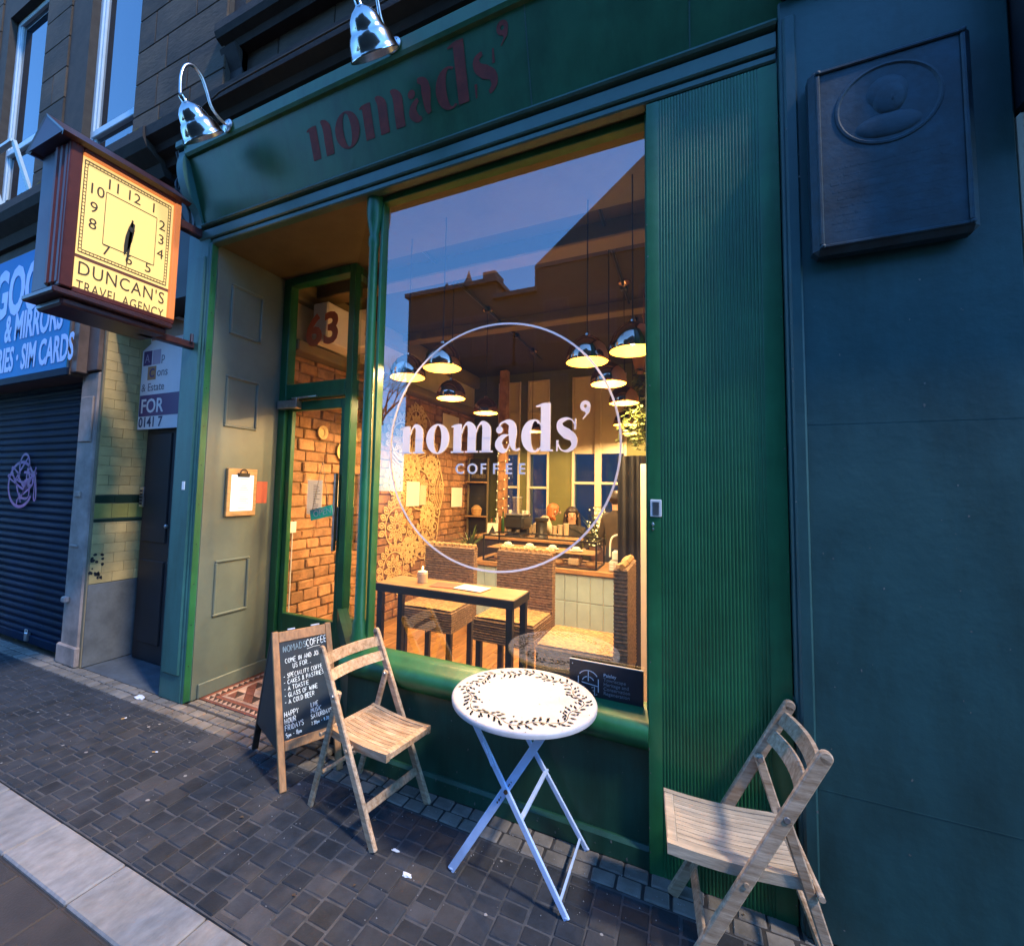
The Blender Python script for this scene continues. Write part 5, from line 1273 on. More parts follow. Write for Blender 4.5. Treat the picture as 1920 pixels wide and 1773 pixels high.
# back wall with tall windows
bw = G()
BWIN = [(-2.78, -2.40, .82, 3.24), (-2.28, -1.93, .82, 3.24), (-1.58, -.80, .92, 3.24)]
xs = [LW] + [v for w in BWIN for v in w[:2]] + [.15]
for i in range(0, len(xs), 2): bw.box(xs[i], xs[i + 1], BW, BW + .3, FZ, CZ)
for a, b, z0, z1 in BWIN: bw.box(a, b, BW, BW + .3, FZ, z0); bw.box(a, b, BW, BW + .3, z1, CZ)
bwo = struct(bw.obj('wall_back', olive_wall))
for i, (a, b, z0, z1) in enumerate(BWIN):
    w = thing('rear_window', ('narrow tall rear window behind the fairy-light post', 'narrow tall rear window in the middle of the back wall', 'wide paired rear window behind the dark-haired woman')[i], 'window', ((a + b) / 2, BW, z0), world=True)
    g = G(); t = .035; zt = 2.08
    for x_ in (a, b - t): g.cbox(x_, x_ + t, BW - .02, BW + .06, z0, z1, .004)
    for z_ in (z0, z1 - t, 1.63 if i == 2 else 1.55): g.cbox(a + t, b - t, BW - .015, BW + .05, z_, z_ + t, .004)
    if i == 2: g.cbox(-1.245, -1.155, BW - .03, BW + .06, z0 + t, z1 - t, .004)
    else: g.cbox((a + b) / 2 - .010, (a + b) / 2 + .010, BW - .01, BW + .05, zt, 2.72, .003); g.cbox(a + t, b - t, BW - .02, BW + .05, 2.72, 2.76, .004)
    g.obj('frame', plaster, w)
    g = G(); g.add([(a + t, BW + .02, z0), (b - t, BW + .02, z0), (b - t, BW + .02, zt), (a + t, BW + .02, zt)], [(0, 1, 2, 3)]); g.obj('pane', clear_glass, w, fixn=False)
    g = G(); g.box(a + t, b - t, BW + .012, BW + .03, zt, z1 - t); g.obj('blind', blind_m, w)
# rear court behind the windows
g = G(); g.box(-4.9, 4, 10.5, 11, -.05, 5.5); rc = thing('rear_block', 'blue-grey tenement block seen through the rear windows', 'building', (0, 10.7, 0), world=True); g.obj('wall', back_navy, rc)
g = G(); g.add([(-12, 10.5, 0), (-4.9, 10.5, 0), (-4.9, 10.5, 1.75), (-7, 10.5, 2.0), (-12, 10.5, 1.6), (-12, 11, 0), (-4.9, 11, 0), (-4.9, 11, 1.75), (-7, 11, 2.0), (-12, 11, 1.6)], [(0, 1, 2, 3, 4), (9, 8, 7, 6, 5), (0, 5, 6, 1), (1, 6, 7, 2), (2, 7, 8, 3), (3, 8, 9, 4), (4, 9, 5, 0)]); g.obj('lean_to', opp_roof, rc)

# pendants
PLABEL = {0: 'copper dome pendant hanging alone at the left of the window near the glass', 1: 'copper dome pendant hanging nearest the fluted pillar',
          2: 'copper pendant just left of the one by the fluted pillar', 3: 'small copper pendant at the extreme left behind the corner mullion',
          4: 'copper pendant above the painted mural, second of the left row', 5: 'copper pendant further back in the left row before the olive wall',
          6: 'copper pendant under the ring arc on the right, second of its row', 7: 'copper pendant in front of the trailing ceiling plant',
          8: 'small distant copper pendant below the trailing plant', 9: 'smallest far copper pendant low over the white partition',
          10: 'distant copper pendant by the rear windows behind the letter d'}
pend0 = None
PEND = [(-1.43, .435, 3.34), (-.272, .492, CZ), (-.545, .62, CZ), (-1.78, .56, CZ), (-1.84, 1.31, CZ), (-1.86, 2.09, CZ), (-.516, 1.23, CZ), (-.504, 1.99, CZ), (-.66, 3.3, CZ), (-.66, 4.1, CZ), (-1.86, 3.6, CZ)]
lamp_data = bpy.data.lights.new('pendant_light', 'POINT'); lamp_data.energy = 15; lamp_data.color = (1.0, .62, .26); lamp_data.shadow_soft_size = .022
lamp_far = lamp_data.copy(); lamp_far.energy = 38
for i, (px_, py_, pz_) in enumerate(PEND):
    if pend0 is None:
        t = thing('pendant_lamp', PLABEL[i], 'pendant lamp', (px_, py_, 2.29), group='copper dome pendant lamps in the cafe')
        prof = [(.0, .175), (.016, .175), (.018, .160), (.045, .153), (.082, .126), (.111, .086), (.124, .044), (.126, .010), (.123, .0)]
        g = G(); g.lathe(prof, 32, cap=False); sh = g.obj('shade', copper, t, smooth=True, ang=60)
        g = G(); g.lathe([(.121, .001), (.121, .035), (.106, .082), (.076, .118), (.03, .142), (.0, .145)], 32, cap=False); g.obj('shade_inside', gold_in_glow, sh, smooth=True)
        g = G(); g.ball((0, 0, .060), .024, 12, 10); g.tube([(0, 0, .08), (0, 0, .135)], .016, 8); g.obj('bulb', bulb_m, t, smooth=True)
        g = G(); g.tube([(0, 0, .165), (0, 0, 1.06)], .0035, 6); g.obj('cord', black_metal, t)
        g = G(); g.lathe([(.0, 1.04), (.012, 1.045), (.045, 1.06), (.055, 1.075), (.055, 1.085), (0, 1.085)], 20); g.obj('ceiling_rose', copper, t, smooth=True)
        lo = bpy.data.objects.new('lamp_light', lamp_data); COL.objects.link(lo); lo.parent = t; lo.location = (0, 0, .03)
        pend0 = t
    else:
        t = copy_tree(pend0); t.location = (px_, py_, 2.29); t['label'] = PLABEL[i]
        if i >= 4:
            for ch in t.children:
                if ch.type == 'LIGHT': ch.data = lamp_far

# window-side table with candle and menus
wt = thing('window_table', 'narrow dark-edged wooden table just behind the window glass', 'table', (-1.42, .6, FZ), world=True)
g = G(); g.cbox(-1.905, -.93, .455, .745, .852, .884, .003); g.obj('table_top', oak, wt)
g = G(); g.cbox(-1.908, -.927, .450, .458, .83, .880, .002); g.cbox(-1.908, -.927, .742, .750, .83, .880, .002); g.cbox(-.932, -.924, .458, .742, .83, .880, .002); g.cbox(-1.912, -1.904, .458, .742, .83, .880, .002); g.obj('apron', black_metal, wt)
for a_, b_ in ((-1.88, .48), (-.955, .48), (-1.88, .72), (-.955, .72)):
    g = G(); g.cbox(a_ - .02, a_ + .02, b_ - .02, b_ + .02, FZ, .85, .003); g.obj('leg', black_metal, wt)
cd = thing('candle_jar', 'pale candle in a glass jar on the window table', 'candle', (-1.64, .61, .885))
g = G(); g.lathe([(0, .0), (.034, .0), (.036, .06), (.034, .062), (.03, .06)], 20); g.obj('jar', wax, cd, smooth=True); g = G(); g.lathe([(0, .06), (.033, .058), (.034, .072), (.02, .078), (0, .075)], 16); g.obj('wax', paper, cd, smooth=True)
g = G(); g.ball((0, 0, .095), (.005, .005, .014), 8, 6); g.obj('flame', bulb_m, cd)
for nm, lb, c, r_, m_ in (('menu', 'orange menu sheet on the window table by the candle', (-1.44, .60), .12, red_paper), ('menu', 'white menu sheet on the window table right of the orange one', (-1.26, .60), -.10, paper_w)):
    gg = G(); gg.box(-.10, .10, -.07, .07, 0, .002); o = gg.obj(nm, m_); o.location = (c[0], c[1], .8865 if m_ is red_paper else .8895); o.rotation_euler = (0, 0, r_); tag(o, lb, 'menu')

# seagrass chairs
def wicker_chair(label, loc, rz, sh_=.58, bh=1.055, w=.44, d=.44):
    t = thing('seagrass_chair', label, 'chair', loc, rz, 'woven seagrass dining chairs')
    f = FZ - loc[2]
    def ribbed(x0, x1, y0, y1, z0, z1, rows, amp=.0035):
        g = G(); vs = []; n = rows * 2
        for i in range(n + 1):
            z = z0 + (z1 - z0) * i / n; o_ = amp if i % 2 else 0
            o_ += random.uniform(-.001, .001)
            if i in (0, n): o_ = -.006
            vs += [(x0 - o_, y0 - o_, z), (x1 + o_, y0 - o_, z), (x1 + o_, y1 + o_, z), (x0 - o_, y1 + o_, z)]
        g.add(vs, [(4 * i + k, 4 * i + (k + 1) % 4, 4 * i + 4 + (k + 1) % 4, 4 * i + 4 + k) for i in range(n) for k in range(4)] + [(0, 1, 2, 3), (4 * n, 4 * n + 1, 4 * n + 2, 4 * n + 3)])
        return g
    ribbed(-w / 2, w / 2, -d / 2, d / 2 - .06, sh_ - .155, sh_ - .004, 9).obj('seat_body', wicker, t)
    g = G(); n = 22
    vs = []
    for j in range(n + 1):
        y = -d / 2 + .004 + (d - .07) * j / n
        for i in range(n + 1): vs.append((-w / 2 + .004 + (w - .008) * i / n, y, sh_ + .004 + .006 * math.sin(PI * i / n) + .003 * ((i + j) % 2)))
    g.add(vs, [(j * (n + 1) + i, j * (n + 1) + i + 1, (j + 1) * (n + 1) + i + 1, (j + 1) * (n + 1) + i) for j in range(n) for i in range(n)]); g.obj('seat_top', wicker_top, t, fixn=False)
    ribbed(-w / 2, w / 2, d / 2 - .058, d / 2 + .012, sh_ - .155, bh, 30).obj('backrest', wicker, t)
    g = G(); N = 26
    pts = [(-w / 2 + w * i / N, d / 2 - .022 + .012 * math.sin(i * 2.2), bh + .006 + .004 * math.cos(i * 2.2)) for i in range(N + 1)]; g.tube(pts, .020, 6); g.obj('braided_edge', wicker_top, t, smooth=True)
    for sx in (-1, 1):
        for sy in (-1, 1):
            g = G(); g.cbox(sx * (w / 2 - .03) - .02, sx * (w / 2 - .03) + .02, sy * (d / 2 - .035) - .02, sy * (d / 2 - .035) + .02, FZ, sh_ - .15, .004); g.obj('leg', dark_wood, t)
    return t
random.seed(6)
wicker_chair('seagrass chair left behind the window table, below the mural', (-1.775, 1.08, 0), R(2), .635, 1.05)
wicker_chair('seagrass chair in the middle behind the window table', (-1.135, 1.06, 0), R(-2), .635, 1.06)
wicker_chair('seagrass chair turned sideways by the pillar with golden woven seat', (-.575, .80, 0), R(-90), .615, 1.10, .44, .50)
# counter with tiled front, glass case, till
ct = thing('cafe_counter', 'cafe counter with pale blue stacked tile front and oak top', 'counter', (-1.3, 2.6, FZ), world=True)
g = G(); g.box(-2.10, -.50, 2.41, 3.0, FZ, .72); g.obj('carcass', grout_w, ct)
g = G(); g.cbox(-2.13, -.47, 2.375, 3.03, .722, .768, .005); g.obj('worktop', oak, ct)
me = None
for i in range(13):
    for j in range(3):
        z1 = .715 - j * .262
        if me is None: gg = G(); gg.cbox(-.0595, .0595, 0, .012, -.256, 0, .003); o = gg.obj('tile', tile_m, ct); me = o.data
        else: o = inst('tile', me, ct)
        o.location = (-2.035 + i * .123, 2.399, z1)
dc = thing('display_case', 'low glass pastry display case on the counter with dark metal edges', 'display case', (-1.4, 2.6, .77), world=True)
g = G(); a, b, c, d, z0, z1 = -2.0, -.815, 2.42, 2.86, .775, 1.035
for x_ in (a, b):
    for y_ in (c, d): g.cbox(x_ - .008, x_ + .008, y_ - .008, y_ + .008, z0, z1, .002)
for z_ in (z0, z1):
    for y_ in (c, d): g.cbox(a, b, y_ - .008, y_ + .008, z_ - .008, z_ + .008, .002)
    for x_ in (a, b): g.cbox(x_ - .008, x_ + .008, c, d, z_ - .0075, z_ + .0075, .002)
g.obj('metal_edge', black_metal, dc)
g = G(); g.add([(a, c, z0), (b, c, z0), (b, c, z1), (a, c, z1)], [(0, 1, 2, 3)]); g.add([(b, c, z0), (b, d, z0), (b, d, z1), (b, c, z1)], [(0, 1, 2, 3)]); g.obj('pane', clear_glass, dc, fixn=False)
g = G(); g.cbox(a + .02, b - .02, c + .05, d - .03, .90, .908, .002); g.obj('shelf', oak, dc)
random.seed(19); labels_p = ['leftmost', 'second', 'third', 'fourth', 'fifth', 'sixth', 'rightmost']
for i in range(7):
    x_ = -1.88 + i * .165; gg = G()
    if i % 2: gg.cbox(x_ - .055, x_ + .055, 2.50, 2.68, .785, .785 + random.uniform(.05, .09), .012); m_ = cloth_cream
    else: gg.ball((x_, 2.58, .80), (.06, .07, .035), 12, 8); m_ = clip_wood
    tag(gg.obj('cake', m_, smooth=not i % 2), labels_p[i] + ' cake from the left on the lower level of the display case', 'cake', 'cakes in the display case')
for i in range(4):
    x_ = -1.80 + i * .25; gg = G(); gg.lathe([(0, 0), (.05, 0), (.07, .012), (.066, .014), (0, .006)], 16, (x_, 2.62, .909)); gg.ball((x_, 2.62, .935), (.045, .045, .025), 10, 6); tag(gg.obj('pastry_plate', paper, smooth=True), ('far left', 'centre left', 'centre right', 'far right')[i] + ' plate of pastry on the display case shelf', 'plate', 'pastry plates')
tl = thing('till', 'grey card till with a bent white handle at the right end of the counter', 'till', (-.60, 2.52, .77), world=True)
g = G(); g.cbox(-.70, -.52, 2.42, 2.62, .77, .87, .01); g.obj('cash_drawer', plastic_grey, tl); g = G(); g.cbox(-.675, -.525, 2.45, 2.56, .872, .96, .012); g.obj('printer', plastic_white, tl)
g = G(); g.tube(spline([(-.70, 2.5, .90), (-.69, 2.5, 1.06), (-.64, 2.5, 1.11), (-.55, 2.5, 1.12)], 5), .009, 8); g.obj('handle', plastic_white, tl, smooth=True)
g = G(); [g.box(-.69 + .05 * i, -.655 + .05 * i, 2.4185, 2.4205, .79 + .026 * j, .806 + .026 * j) for i in range(3) for j in range(3)]; g.obj('key', plastic_white, tl)
# back counter machines
bc = thing('back_counter', 'low dark back counter behind the glass display case', 'counter', (-1.8, 3.5, FZ), world=True)
g = G(); g.cbox(-2.5, -1.25, 3.25, 3.75, FZ, .90, .006); g.obj('carcass', dark_wood, bc); g = G(); g.cbox(-2.53, -1.22, 3.22, 3.78, .902, .935, .004); g.obj('worktop', oak, bc)
em_ = thing('espresso_machine', 'black espresso machine at the left of the back counter', 'coffee machine', (-1.95, 3.45, .935), world=True)
g = G(); g.cbox(-2.13, -1.86, 3.30, 3.62, 1.03, 1.20, .03); g.cbox(-2.10, -1.89, 3.28, 3.60, .937, .975, .01); g.cbox(-2.11, -1.88, 3.50, 3.60, .975, 1.03, .01); g.obj('body', plastic_blk, em_)
for x_ in (-2.05, -1.94):
    g = G(); g.lathe([(0, 0), (.022, 0), (.026, .03), (.0, .032)], 12, (x_, 3.32, 1.0)); g.tube([(x_, 3.30, 1.012), (x_, 3.20, 1.0)], .009, 8); g.obj('portafilter', steel, em_, smooth=True)
g = G(); g.cbox(-2.12, -1.87, 3.31, 3.61, 1.202, 1.22, .004); g.obj('cup_rail', steel, em_)
gr = thing('coffee_grinder', 'dark coffee grinder with glass hopper beside the espresso machine', 'grinder', (-1.66, 3.4, .935), world=True)
g = G(); g.lathe([(0, 0), (.085, 0), (.085, .02), (.07, .04), (.07, .20), (.09, .22), (.09, .25), (0, .25)], 20, (-1.66, 3.4, .936)); g.obj('body', plastic_blk, gr, smooth=True); g = G(); g.lathe([(.05, .25), (.085, .34), (.085, .36), (.0, .365)], 20, (-1.66, 3.4, .936)); g.obj('hopper', clear_glass, gr, smooth=True)
gb = thing('glass_jug', 'tall clear glass blender jug on top of the espresso machine', 'jug', (-2.0, 3.45, 1.22)); g = G(); g.lathe([(.0, .0), (.05, 0), (.065, .20), (.062, .20), (.047, .006), (0, .006)], 20); g.obj('vessel', clear_glass, gb, smooth=True); g = G(); g.lathe([(.0, .202), (.066, .202), (.066, .215), (0, .22)], 20); g.obj('lid', steel, gb, smooth=True)
g = G(); g.box(-.07, .07, -.004, .004, 0, .16); o = g.obj('counter_card', paper); o.location = (-2.28, 3.3, .938); o.rotation_euler = (R(-14), 0, R(8)); tag(o, 'small cream price card propped on the back counter', 'card'); g = G(); g.poly([(-.05, .02), (.05, .02), (0, .13)], lambda u, v: (u, -.0045, v)); g.obj('triangle_print', plastic_blk, o, fixn=False)
# cup stacks
random.seed(33)
for i in range(6):
    x_ = -1.88 + i * .075 + (.1 if i > 2 else 0); gg = G(); gg.lathe([(0, 0), (.028, 0), (.034, .13 + .02 * (i % 3)), (.036, .14 + .02 * (i % 3)), (0, .14 + .02 * (i % 3))], 14, (x_, 3.62, .936)); tag(gg.obj('paper_cup_stack', cloth_cream, smooth=True), ('first', 'second', 'third', 'fourth', 'fifth', 'sixth')[i] + ' cream paper cup stack from the left behind the machines', 'cups', 'paper cup stacks')
# shelving unit with cafe sign
sv = thing('shelf_unit', 'dark shelving frame with small pale cafe sign beside the brick wall', 'shelf', (-3.0, 4.4, FZ), world=True)
g = G()
for x_ in (-3.13, -2.80): g.cbox(x_ - .012, x_ + .012, 4.30, 4.33, FZ, 2.0, .002)
g.obj('upright', beam_m, sv); g = G(); g.box(-3.12, -2.81, 4.34, 4.36, FZ, 2.0); g.obj('back_panel', near_black, sv)
for z_ in (.75, 1.10, 1.62):
    g = G(); g.cbox(-3.13, -2.80, 4.20, 4.34, z_, z_ + .02, .003); g.obj('board', oak, sv)
text('sign_letters', "mads'", .12, beam_m, sv, (-3.09, 4.335, 1.70), FRONT, bold=.004)
g = G(); g.lathe([(0, 0), (.07, 0), (.085, .10), (.04, .15), (.0, .16)], 16, (-2.96, 4.27, 1.125)); tag(g.obj('brass_urn', clip_wood, smooth=True), 'brass coloured urn on the middle shelf by the brick', 'urn')
# post wrapped in fairy lights
ps = thing('timber_post', 'rough timber post by the rear windows wrapped in fairy lights', 'post', (-2.55, 4.35, FZ), world=True)
g = G(); g.cbox(-2.62, -2.50, 4.28, 4.40, FZ, CZ - .02, .008); g.obj('post', brick_m, ps)
fs_ = thing('fairy_lights', 'warm fairy light string wound round the timber post', 'string lights', (-2.55, 4.35, 1.0), world=True)
P = []; 
for i in range(90):
    t = i / 89; a = t * 9 * 2 * PI; P.append((-2.56 + .095 * math.cos(a), 4.34 + .095 * math.sin(a), 1.0 + 1.25 * t))
g = G(); g.tube(P, .003, 4); g.obj('wire', near_black, fs_); g = G()
for i in range(0, 90, 2): g.ball((P[i][0] * 1.0, P[i][1] - .008, P[i][2]), .010, 6, 4)
stuff(g.obj('bulbs', fairy_m, fs_))
# plants
def agave(name, label, loc, n, L, mat, spread=.9, pot=.12, w=.03):
    t = thing(name, label, 'plant', loc); g = G()
    for i in range(n):
        a = 2.4 * i + random.uniform(-.2, .2); el = random.uniform(.25, 1.4) * spread; l_ = L * random.uniform(.7, 1.1); P = []
        for k in range(7):
            s_ = k / 6; e = el - .55 * s_ * spread
            r_ = l_ * s_ * math.cos(el) * (1 + .25 * s_); h = pot + l_ * s_ * math.sin(el) - .22 * l_ * s_ * s_ * math.cos(el)
            P.append(Vector((r_ * math.cos(a), r_ * math.sin(a), h)))
        vs = []
        for k, p in enumerate(P):
            ww = w * (1 - (k / 6) ** 1.6) * (.6 + .8 * min(1, k / 2)); side = Vector((-math.sin(a), math.cos(a), 0)) * ww / 2
            vs += [p + side, p - side + Vector((0, 0, 0)), ]
        g.add(vs, [(2 * k, 2 * k + 1, 2 * k + 3, 2 * k + 2) for k in range(6)])
    g.obj('crown', mat, t, fixn=False); g = G(); g.lathe([(0, 0), (pot * .55, 0), (pot * .75, pot), (pot * .68, pot), (0, pot * .9)], 18); g.obj('pot', pot_m, t, smooth=True)
    return t
random.seed(51)
agave('spider_plant', 'arching pale leaved plant on the counter left of the display case', (-2.25, 2.62, .77 - .0), 26, .30, leaf_m, .9, .09, .022)
yu = agave('yucca_plant', 'spiky yucca wound with bright fairy lights beside the dark-haired woman', (-1.08, 4.25, .55), 34, .62, leaf_m, 1.0, .22, .035)
g = G(); g.cbox(-1.28, -.88, 4.05, 4.45, FZ, .548, .01); tag(g.obj('plant_stand', dark_wood), 'dark wooden plant stand under the lit yucca', 'stand')
fy = thing('fairy_lights', 'dense bright fairy lights heaped over the yucca', 'string lights', (-1.08, 4.2, .9), world=True); g = G()
for i in range(150):
    a = random.uniform(0, 2 * PI); r_ = random.uniform(.02, .17); z_ = random.uniform(.80, 1.32); r_ *= 1.1 - .5 * (z_ - .8)
    g.ball((-1.09 + r_ * math.cos(a), 4.15 + r_ * .8 * math.sin(a), z_), .009, 5, 4)
stuff(g.obj('bulbs', fairy_m, fy)); g = G(); P = [(-1.09 + .15 * math.cos(i * .7), 4.15 + .12 * math.sin(i * .7), .8 + i * .006) for i in range(90)]; g.tube(P, .003, 4); g.obj('wire', near_black, fy)
tp = thing('trailing_plant', 'leafy plant trailing from the ceiling beside the window edge', 'plant', (-.42, 2.25, 2.6), world=True); g = G(); st = G()
for k in range(9):
    P = [(-.36 + random.uniform(-.06, .06), 2.2 + random.uniform(-.1, .1), 2.62)]
    for i in range(8): q = P[-1]; P.append((q[0] + random.uniform(-.05, .03), q[1] + random.uniform(-.04, .04), q[2] - random.uniform(.06, .11)))
    st.tube(P, .003, 4)
    for p in spline(P, 3):
        for _ in range(2):
            a = random.uniform(0, 2 * PI); L = random.uniform(.03, .06); d = Vector((math.cos(a), math.sin(a), random.uniform(-.7, .2))).normalized(); s_ = d.orthogonal().normalized() * L * .3; p_ = Vector(p)
            g.add([p_, p_ + d * L * .5 + s_, p_ + d * L, p_ + d * L * .5 - s_], [(0, 1, 2, 3)])
g.obj('leaves', leaf_pale, tp, fixn=False); st.obj('stems', leaf_m, tp); g = G(); g.lathe([(0, 0), (.07, 0), (.10, .14), (.09, .14), (0, .12)], 16, (-.36, 2.2, 2.60)); g.tube([(-.36, 2.2, 2.7), (-.36, 2.2, CZ)], .004, 5); g.obj('hanging_pot', pot_m, tp, smooth=True)

# ---------------------------------------------------------------- people
def person(label, loc, rz, H, shirt, trousers, hair, hairlen, pose, longhair=False):
    t = thing('person', label, 'person', loc, rz); s = H / 1.7
    J = {'pel': (0, 0, .92), 'sp': (0, -.01, 1.10), 'ch': (0, -.01, 1.30), 'nk': (0, 0, 1.45), 'nk2': (0, -.01, 1.51), 'hd': (0, -.02, 1.60), 'hd2': (0, -.015, 1.68),
         'sL': (.16, 0, 1.40), 'eL': (.22, .02, 1.14), 'wL': (.21, -.08, .92), 'sR': (-.16, 0, 1.40), 'eR': (-.22, .02, 1.14), 'wR': (-.21, -.08, .92),
         'hL': (.09, 0, .90), 'kL': (.10, -.02, .50), 'aL': (.10, .02, .09), 'tL': (.11, -.12, .04), 'hR': (-.09, 0, .90), 'kR': (-.10, -.02, .50), 'aR': (-.10, .02, .09), 'tR': (-.11, -.12, .04)}
    J.update(pose)
    Rr = {'pel': .15, 'sp': .135, 'ch': .15, 'nk': .055, 'nk2': .052, 'hd': .085, 'hd2': .075, 'sL': .065, 'eL': .045, 'wL': .028, 'sR': .065, 'eR': .045, 'wR': .028,
          'hL': .095, 'kL': .06, 'aL': .042, 'tL': .035, 'hR': .095, 'kR': .06, 'aR': .042, 'tR': .035}
    E_ = [('pel', 'sp'), ('sp', 'ch'), ('ch', 'nk'), ('nk', 'nk2'), ('nk2', 'hd'), ('hd', 'hd2'), ('ch', 'sL'), ('sL', 'eL'), ('eL', 'wL'), ('ch', 'sR'), ('sR', 'eR'), ('eR', 'wR'),
          ('pel', 'hL'), ('hL', 'kL'), ('kL', 'aL'), ('aL', 'tL'), ('pel', 'hR'), ('hR', 'kR'), ('kR', 'aR'), ('aR', 'tR')]
    for sd in 'LR':
        e, w = Vector(J['e' + sd]), Vector(J['w' + sd]); d = (w - e).normalized(); side = d.cross(Vector((0, 0, 1))).normalized() if abs(d.z) < .95 else Vector((1, 0, 0)); 
        pm = w + d * .06; J['p' + sd] = tuple(pm); Rr['p' + sd] = .028; E_.append(('w' + sd, 'p' + sd))
        for k in range(5):
            off = (k - 2) * .016; L = (.055, .08, .085, .08, .065)[k]
            b = pm + side * off + d * (.02 if k else -.02); m_ = b + d * L * .5 + side * off * .3; f_ = m_ + d * L * .45 + Vector((0, 0, -.012))
            J[f'f{k}{sd}'] = tuple(b); J[f'g{k}{sd}'] = tuple(m_); J[f'h{k}{sd}'] = tuple(f_)
            for q in 'fgh': Rr[f'{q}{k}{sd}'] = .009
            E_ += [('p' + sd, f'f{k}{sd}'), (f'f{k}{sd}', f'g{k}{sd}'), (f'g{k}{sd}', f'h{k}{sd}')]
    names = list(J); idx = {n: i for i, n in enumerate(names)}
    me = bpy.data.meshes.new('body'); me.from_pydata([tuple(c * s for c in J[n]) for n in names], [(idx[a], idx[b]) for a, b in E_], [])
    tmp = bpy.data.objects.new('tmp', me); COL.objects.link(tmp)
    md = tmp.modifiers.new('Skin', 'SKIN'); md.use_smooth_shade = True
    for i, n in enumerate(names):
        r_ = Rr[n] * s; me.skin_vertices[0].data[i].radius = (r_, r_ * (.72 if n in ('pel', 'sp', 'ch') else 1)); me.skin_vertices[0].data[i].use_root = n == 'pel'
    sb_ = tmp.modifiers.new('Sub', 'SUBSURF'); sb_.levels = 1; sb_.render_levels = 1
    bpy.context.view_layer.update()
    bm_ = bpy.data.meshes.new_from_object(tmp.evaluated_get(bpy.context.evaluated_depsgraph_get())); bpy.data.objects.remove(tmp)
    bm_.materials.clear(); [bm_.materials.append(m_) for m_ in (skin_m, shirt, trousers)]
    jl = [(Vector(J[n]) * s, n) for n in names]
    for p in bm_.polygons:
        c = p.center; n = min(jl, key=lambda q: (q[0] - c).length)[1]
        p.material_index = 0 if n in ('nk2', 'hd', 'hd2') or n[0] in 'wpfgh' and n not in ('pel', 'hL', 'hR') and n[0] != 'h' or (len(n) == 3 and n[0] in 'fgh' and n[1].isdigit()) else (2 if n[0] in 'kat' or n in ('hL', 'hR', 'pel') else 1)
    bm_.polygons.foreach_set('use_smooth', [True] * len(bm_.polygons))
    link('body', bm_, t)
    hd = Vector(J['hd']) * s
    g = G(); g.ball((hd.x, hd.y + .018 * s, hd.z + .035 * s), (.094 * s, .100 * s, .092 * s), 16, 12)
    g.v = [(x, y, z) for x, y, z in g.v]
    if longhair:
        for k in range(9):
            a = R(20 + 140 * k / 8); x_, y_ = .085 * s * math.cos(a), .06 * s * math.sin(a) + .02 * s
            P = [(hd.x + x_, hd.y + y_, hd.z + .04 * s), (hd.x + x_ * 1.15, hd.y + y_ * 1.1, hd.z - .06 * s), (hd.x + x_ * 1.3, hd.y + y_ * 1.0 - .01, hd.z - hairlen * .6), (hd.x + x_ * 1.35, hd.y + y_ * .9 - .03, hd.z - hairlen)]
            g.tube(spline(P, 4), [.03 * s] * 9 + [.025 * s, .02 * s, .014 * s, .008 * s], 7)
    g.v = [(x, y, z) if not (y < hd.y - .052 * s and z < hd.z + .055 * s and z > hd.z - .1) else (x, hd.y - .05 * s, z) for x, y, z in g.v]
    g.obj('hair', hair, t, smooth=True)
    g = G()
    for q in (-1, 1): g.ball((hd.x + q * .03 * s, hd.y - .080 * s, hd.z + .012 * s), (.010 * s, .006 * s, .006 * s), 6, 4)
    g.obj('eyes', plastic_blk, t); g = G(); g.ball((hd.x, hd.y - .092 * s, hd.z - .012 * s), (.011 * s, .016 * s, .020 * s), 8, 6); 
    for q in (-1, 1): g.ball((hd.x + q * .083 * s, hd.y + .0, hd.z), (.010 * s, .018 * s, .026 * s), 6, 5)
    g.obj('nose_and_ears', skin_m, t, smooth=True); g = G(); g.ball((hd.x, hd.y - .082 * s, hd.z - .043 * s), (.022 * s, .006 * s, .006 * s), 8, 4); g.obj('mouth', print_red, t)
    return t
sit = {'kL': (.11, -.40, .52), 'aL': (.11, -.38, .10), 'tL': (.11, -.50, .05), 'kR': (-.11, -.40, .52), 'aR': (-.11, -.38, .10), 'tR': (-.11, -.50, .05), 'pel': (0, 0, .58), 'hL': (.09, -.02, .56), 'hR': (-.09, -.02, .56)}
for k, v in (('sp', (0, .0, .76)), ('ch', (0, -.01, .96)), ('nk', (0, 0, 1.11)), ('nk2', (0, -.01, 1.17)), ('hd', (0, -.02, 1.26)), ('hd2', (0, -.015, 1.34)), ('sL', (.16, 0, 1.06)), ('sR', (-.16, 0, 1.06)), ('eL', (.22, -.05, .82)), ('eR', (-.22, -.05, .82)), ('wL', (.10, -.25, .76)), ('wR', (-.10, -.25, .76))): sit[k] = v
p1 = person('seated person with long dark hair in a dark printed jumper facing the window', (-1.475, 4.22, FZ), R(14), 1.66, cloth_dark, cloth_jean, hair_dark, .30, sit, True)
g = G(); g.ball((0, -.155, .90), (.07, .012, .06), 10, 6); g.obj('jumper_print', print_red, p1)
g = G(); g.cbox(-1.70, -1.25, 4.08, 4.50, .43, .48, .01); st_ = thing('stool', 'dark seat under the long-haired person', 'stool', (-1.475, 4.3, FZ), world=True); g.obj('seat', dark_wood, st_)
for a_, b_ in ((-1.67, 4.12), (-1.28, 4.12), (-1.67, 4.46), (-1.28, 4.46)): g = G(); g.cbox(a_ - .02, a_ + .02, b_ - .02, b_ + .02, FZ, .43, .003); g.obj('leg', dark_wood, st_)
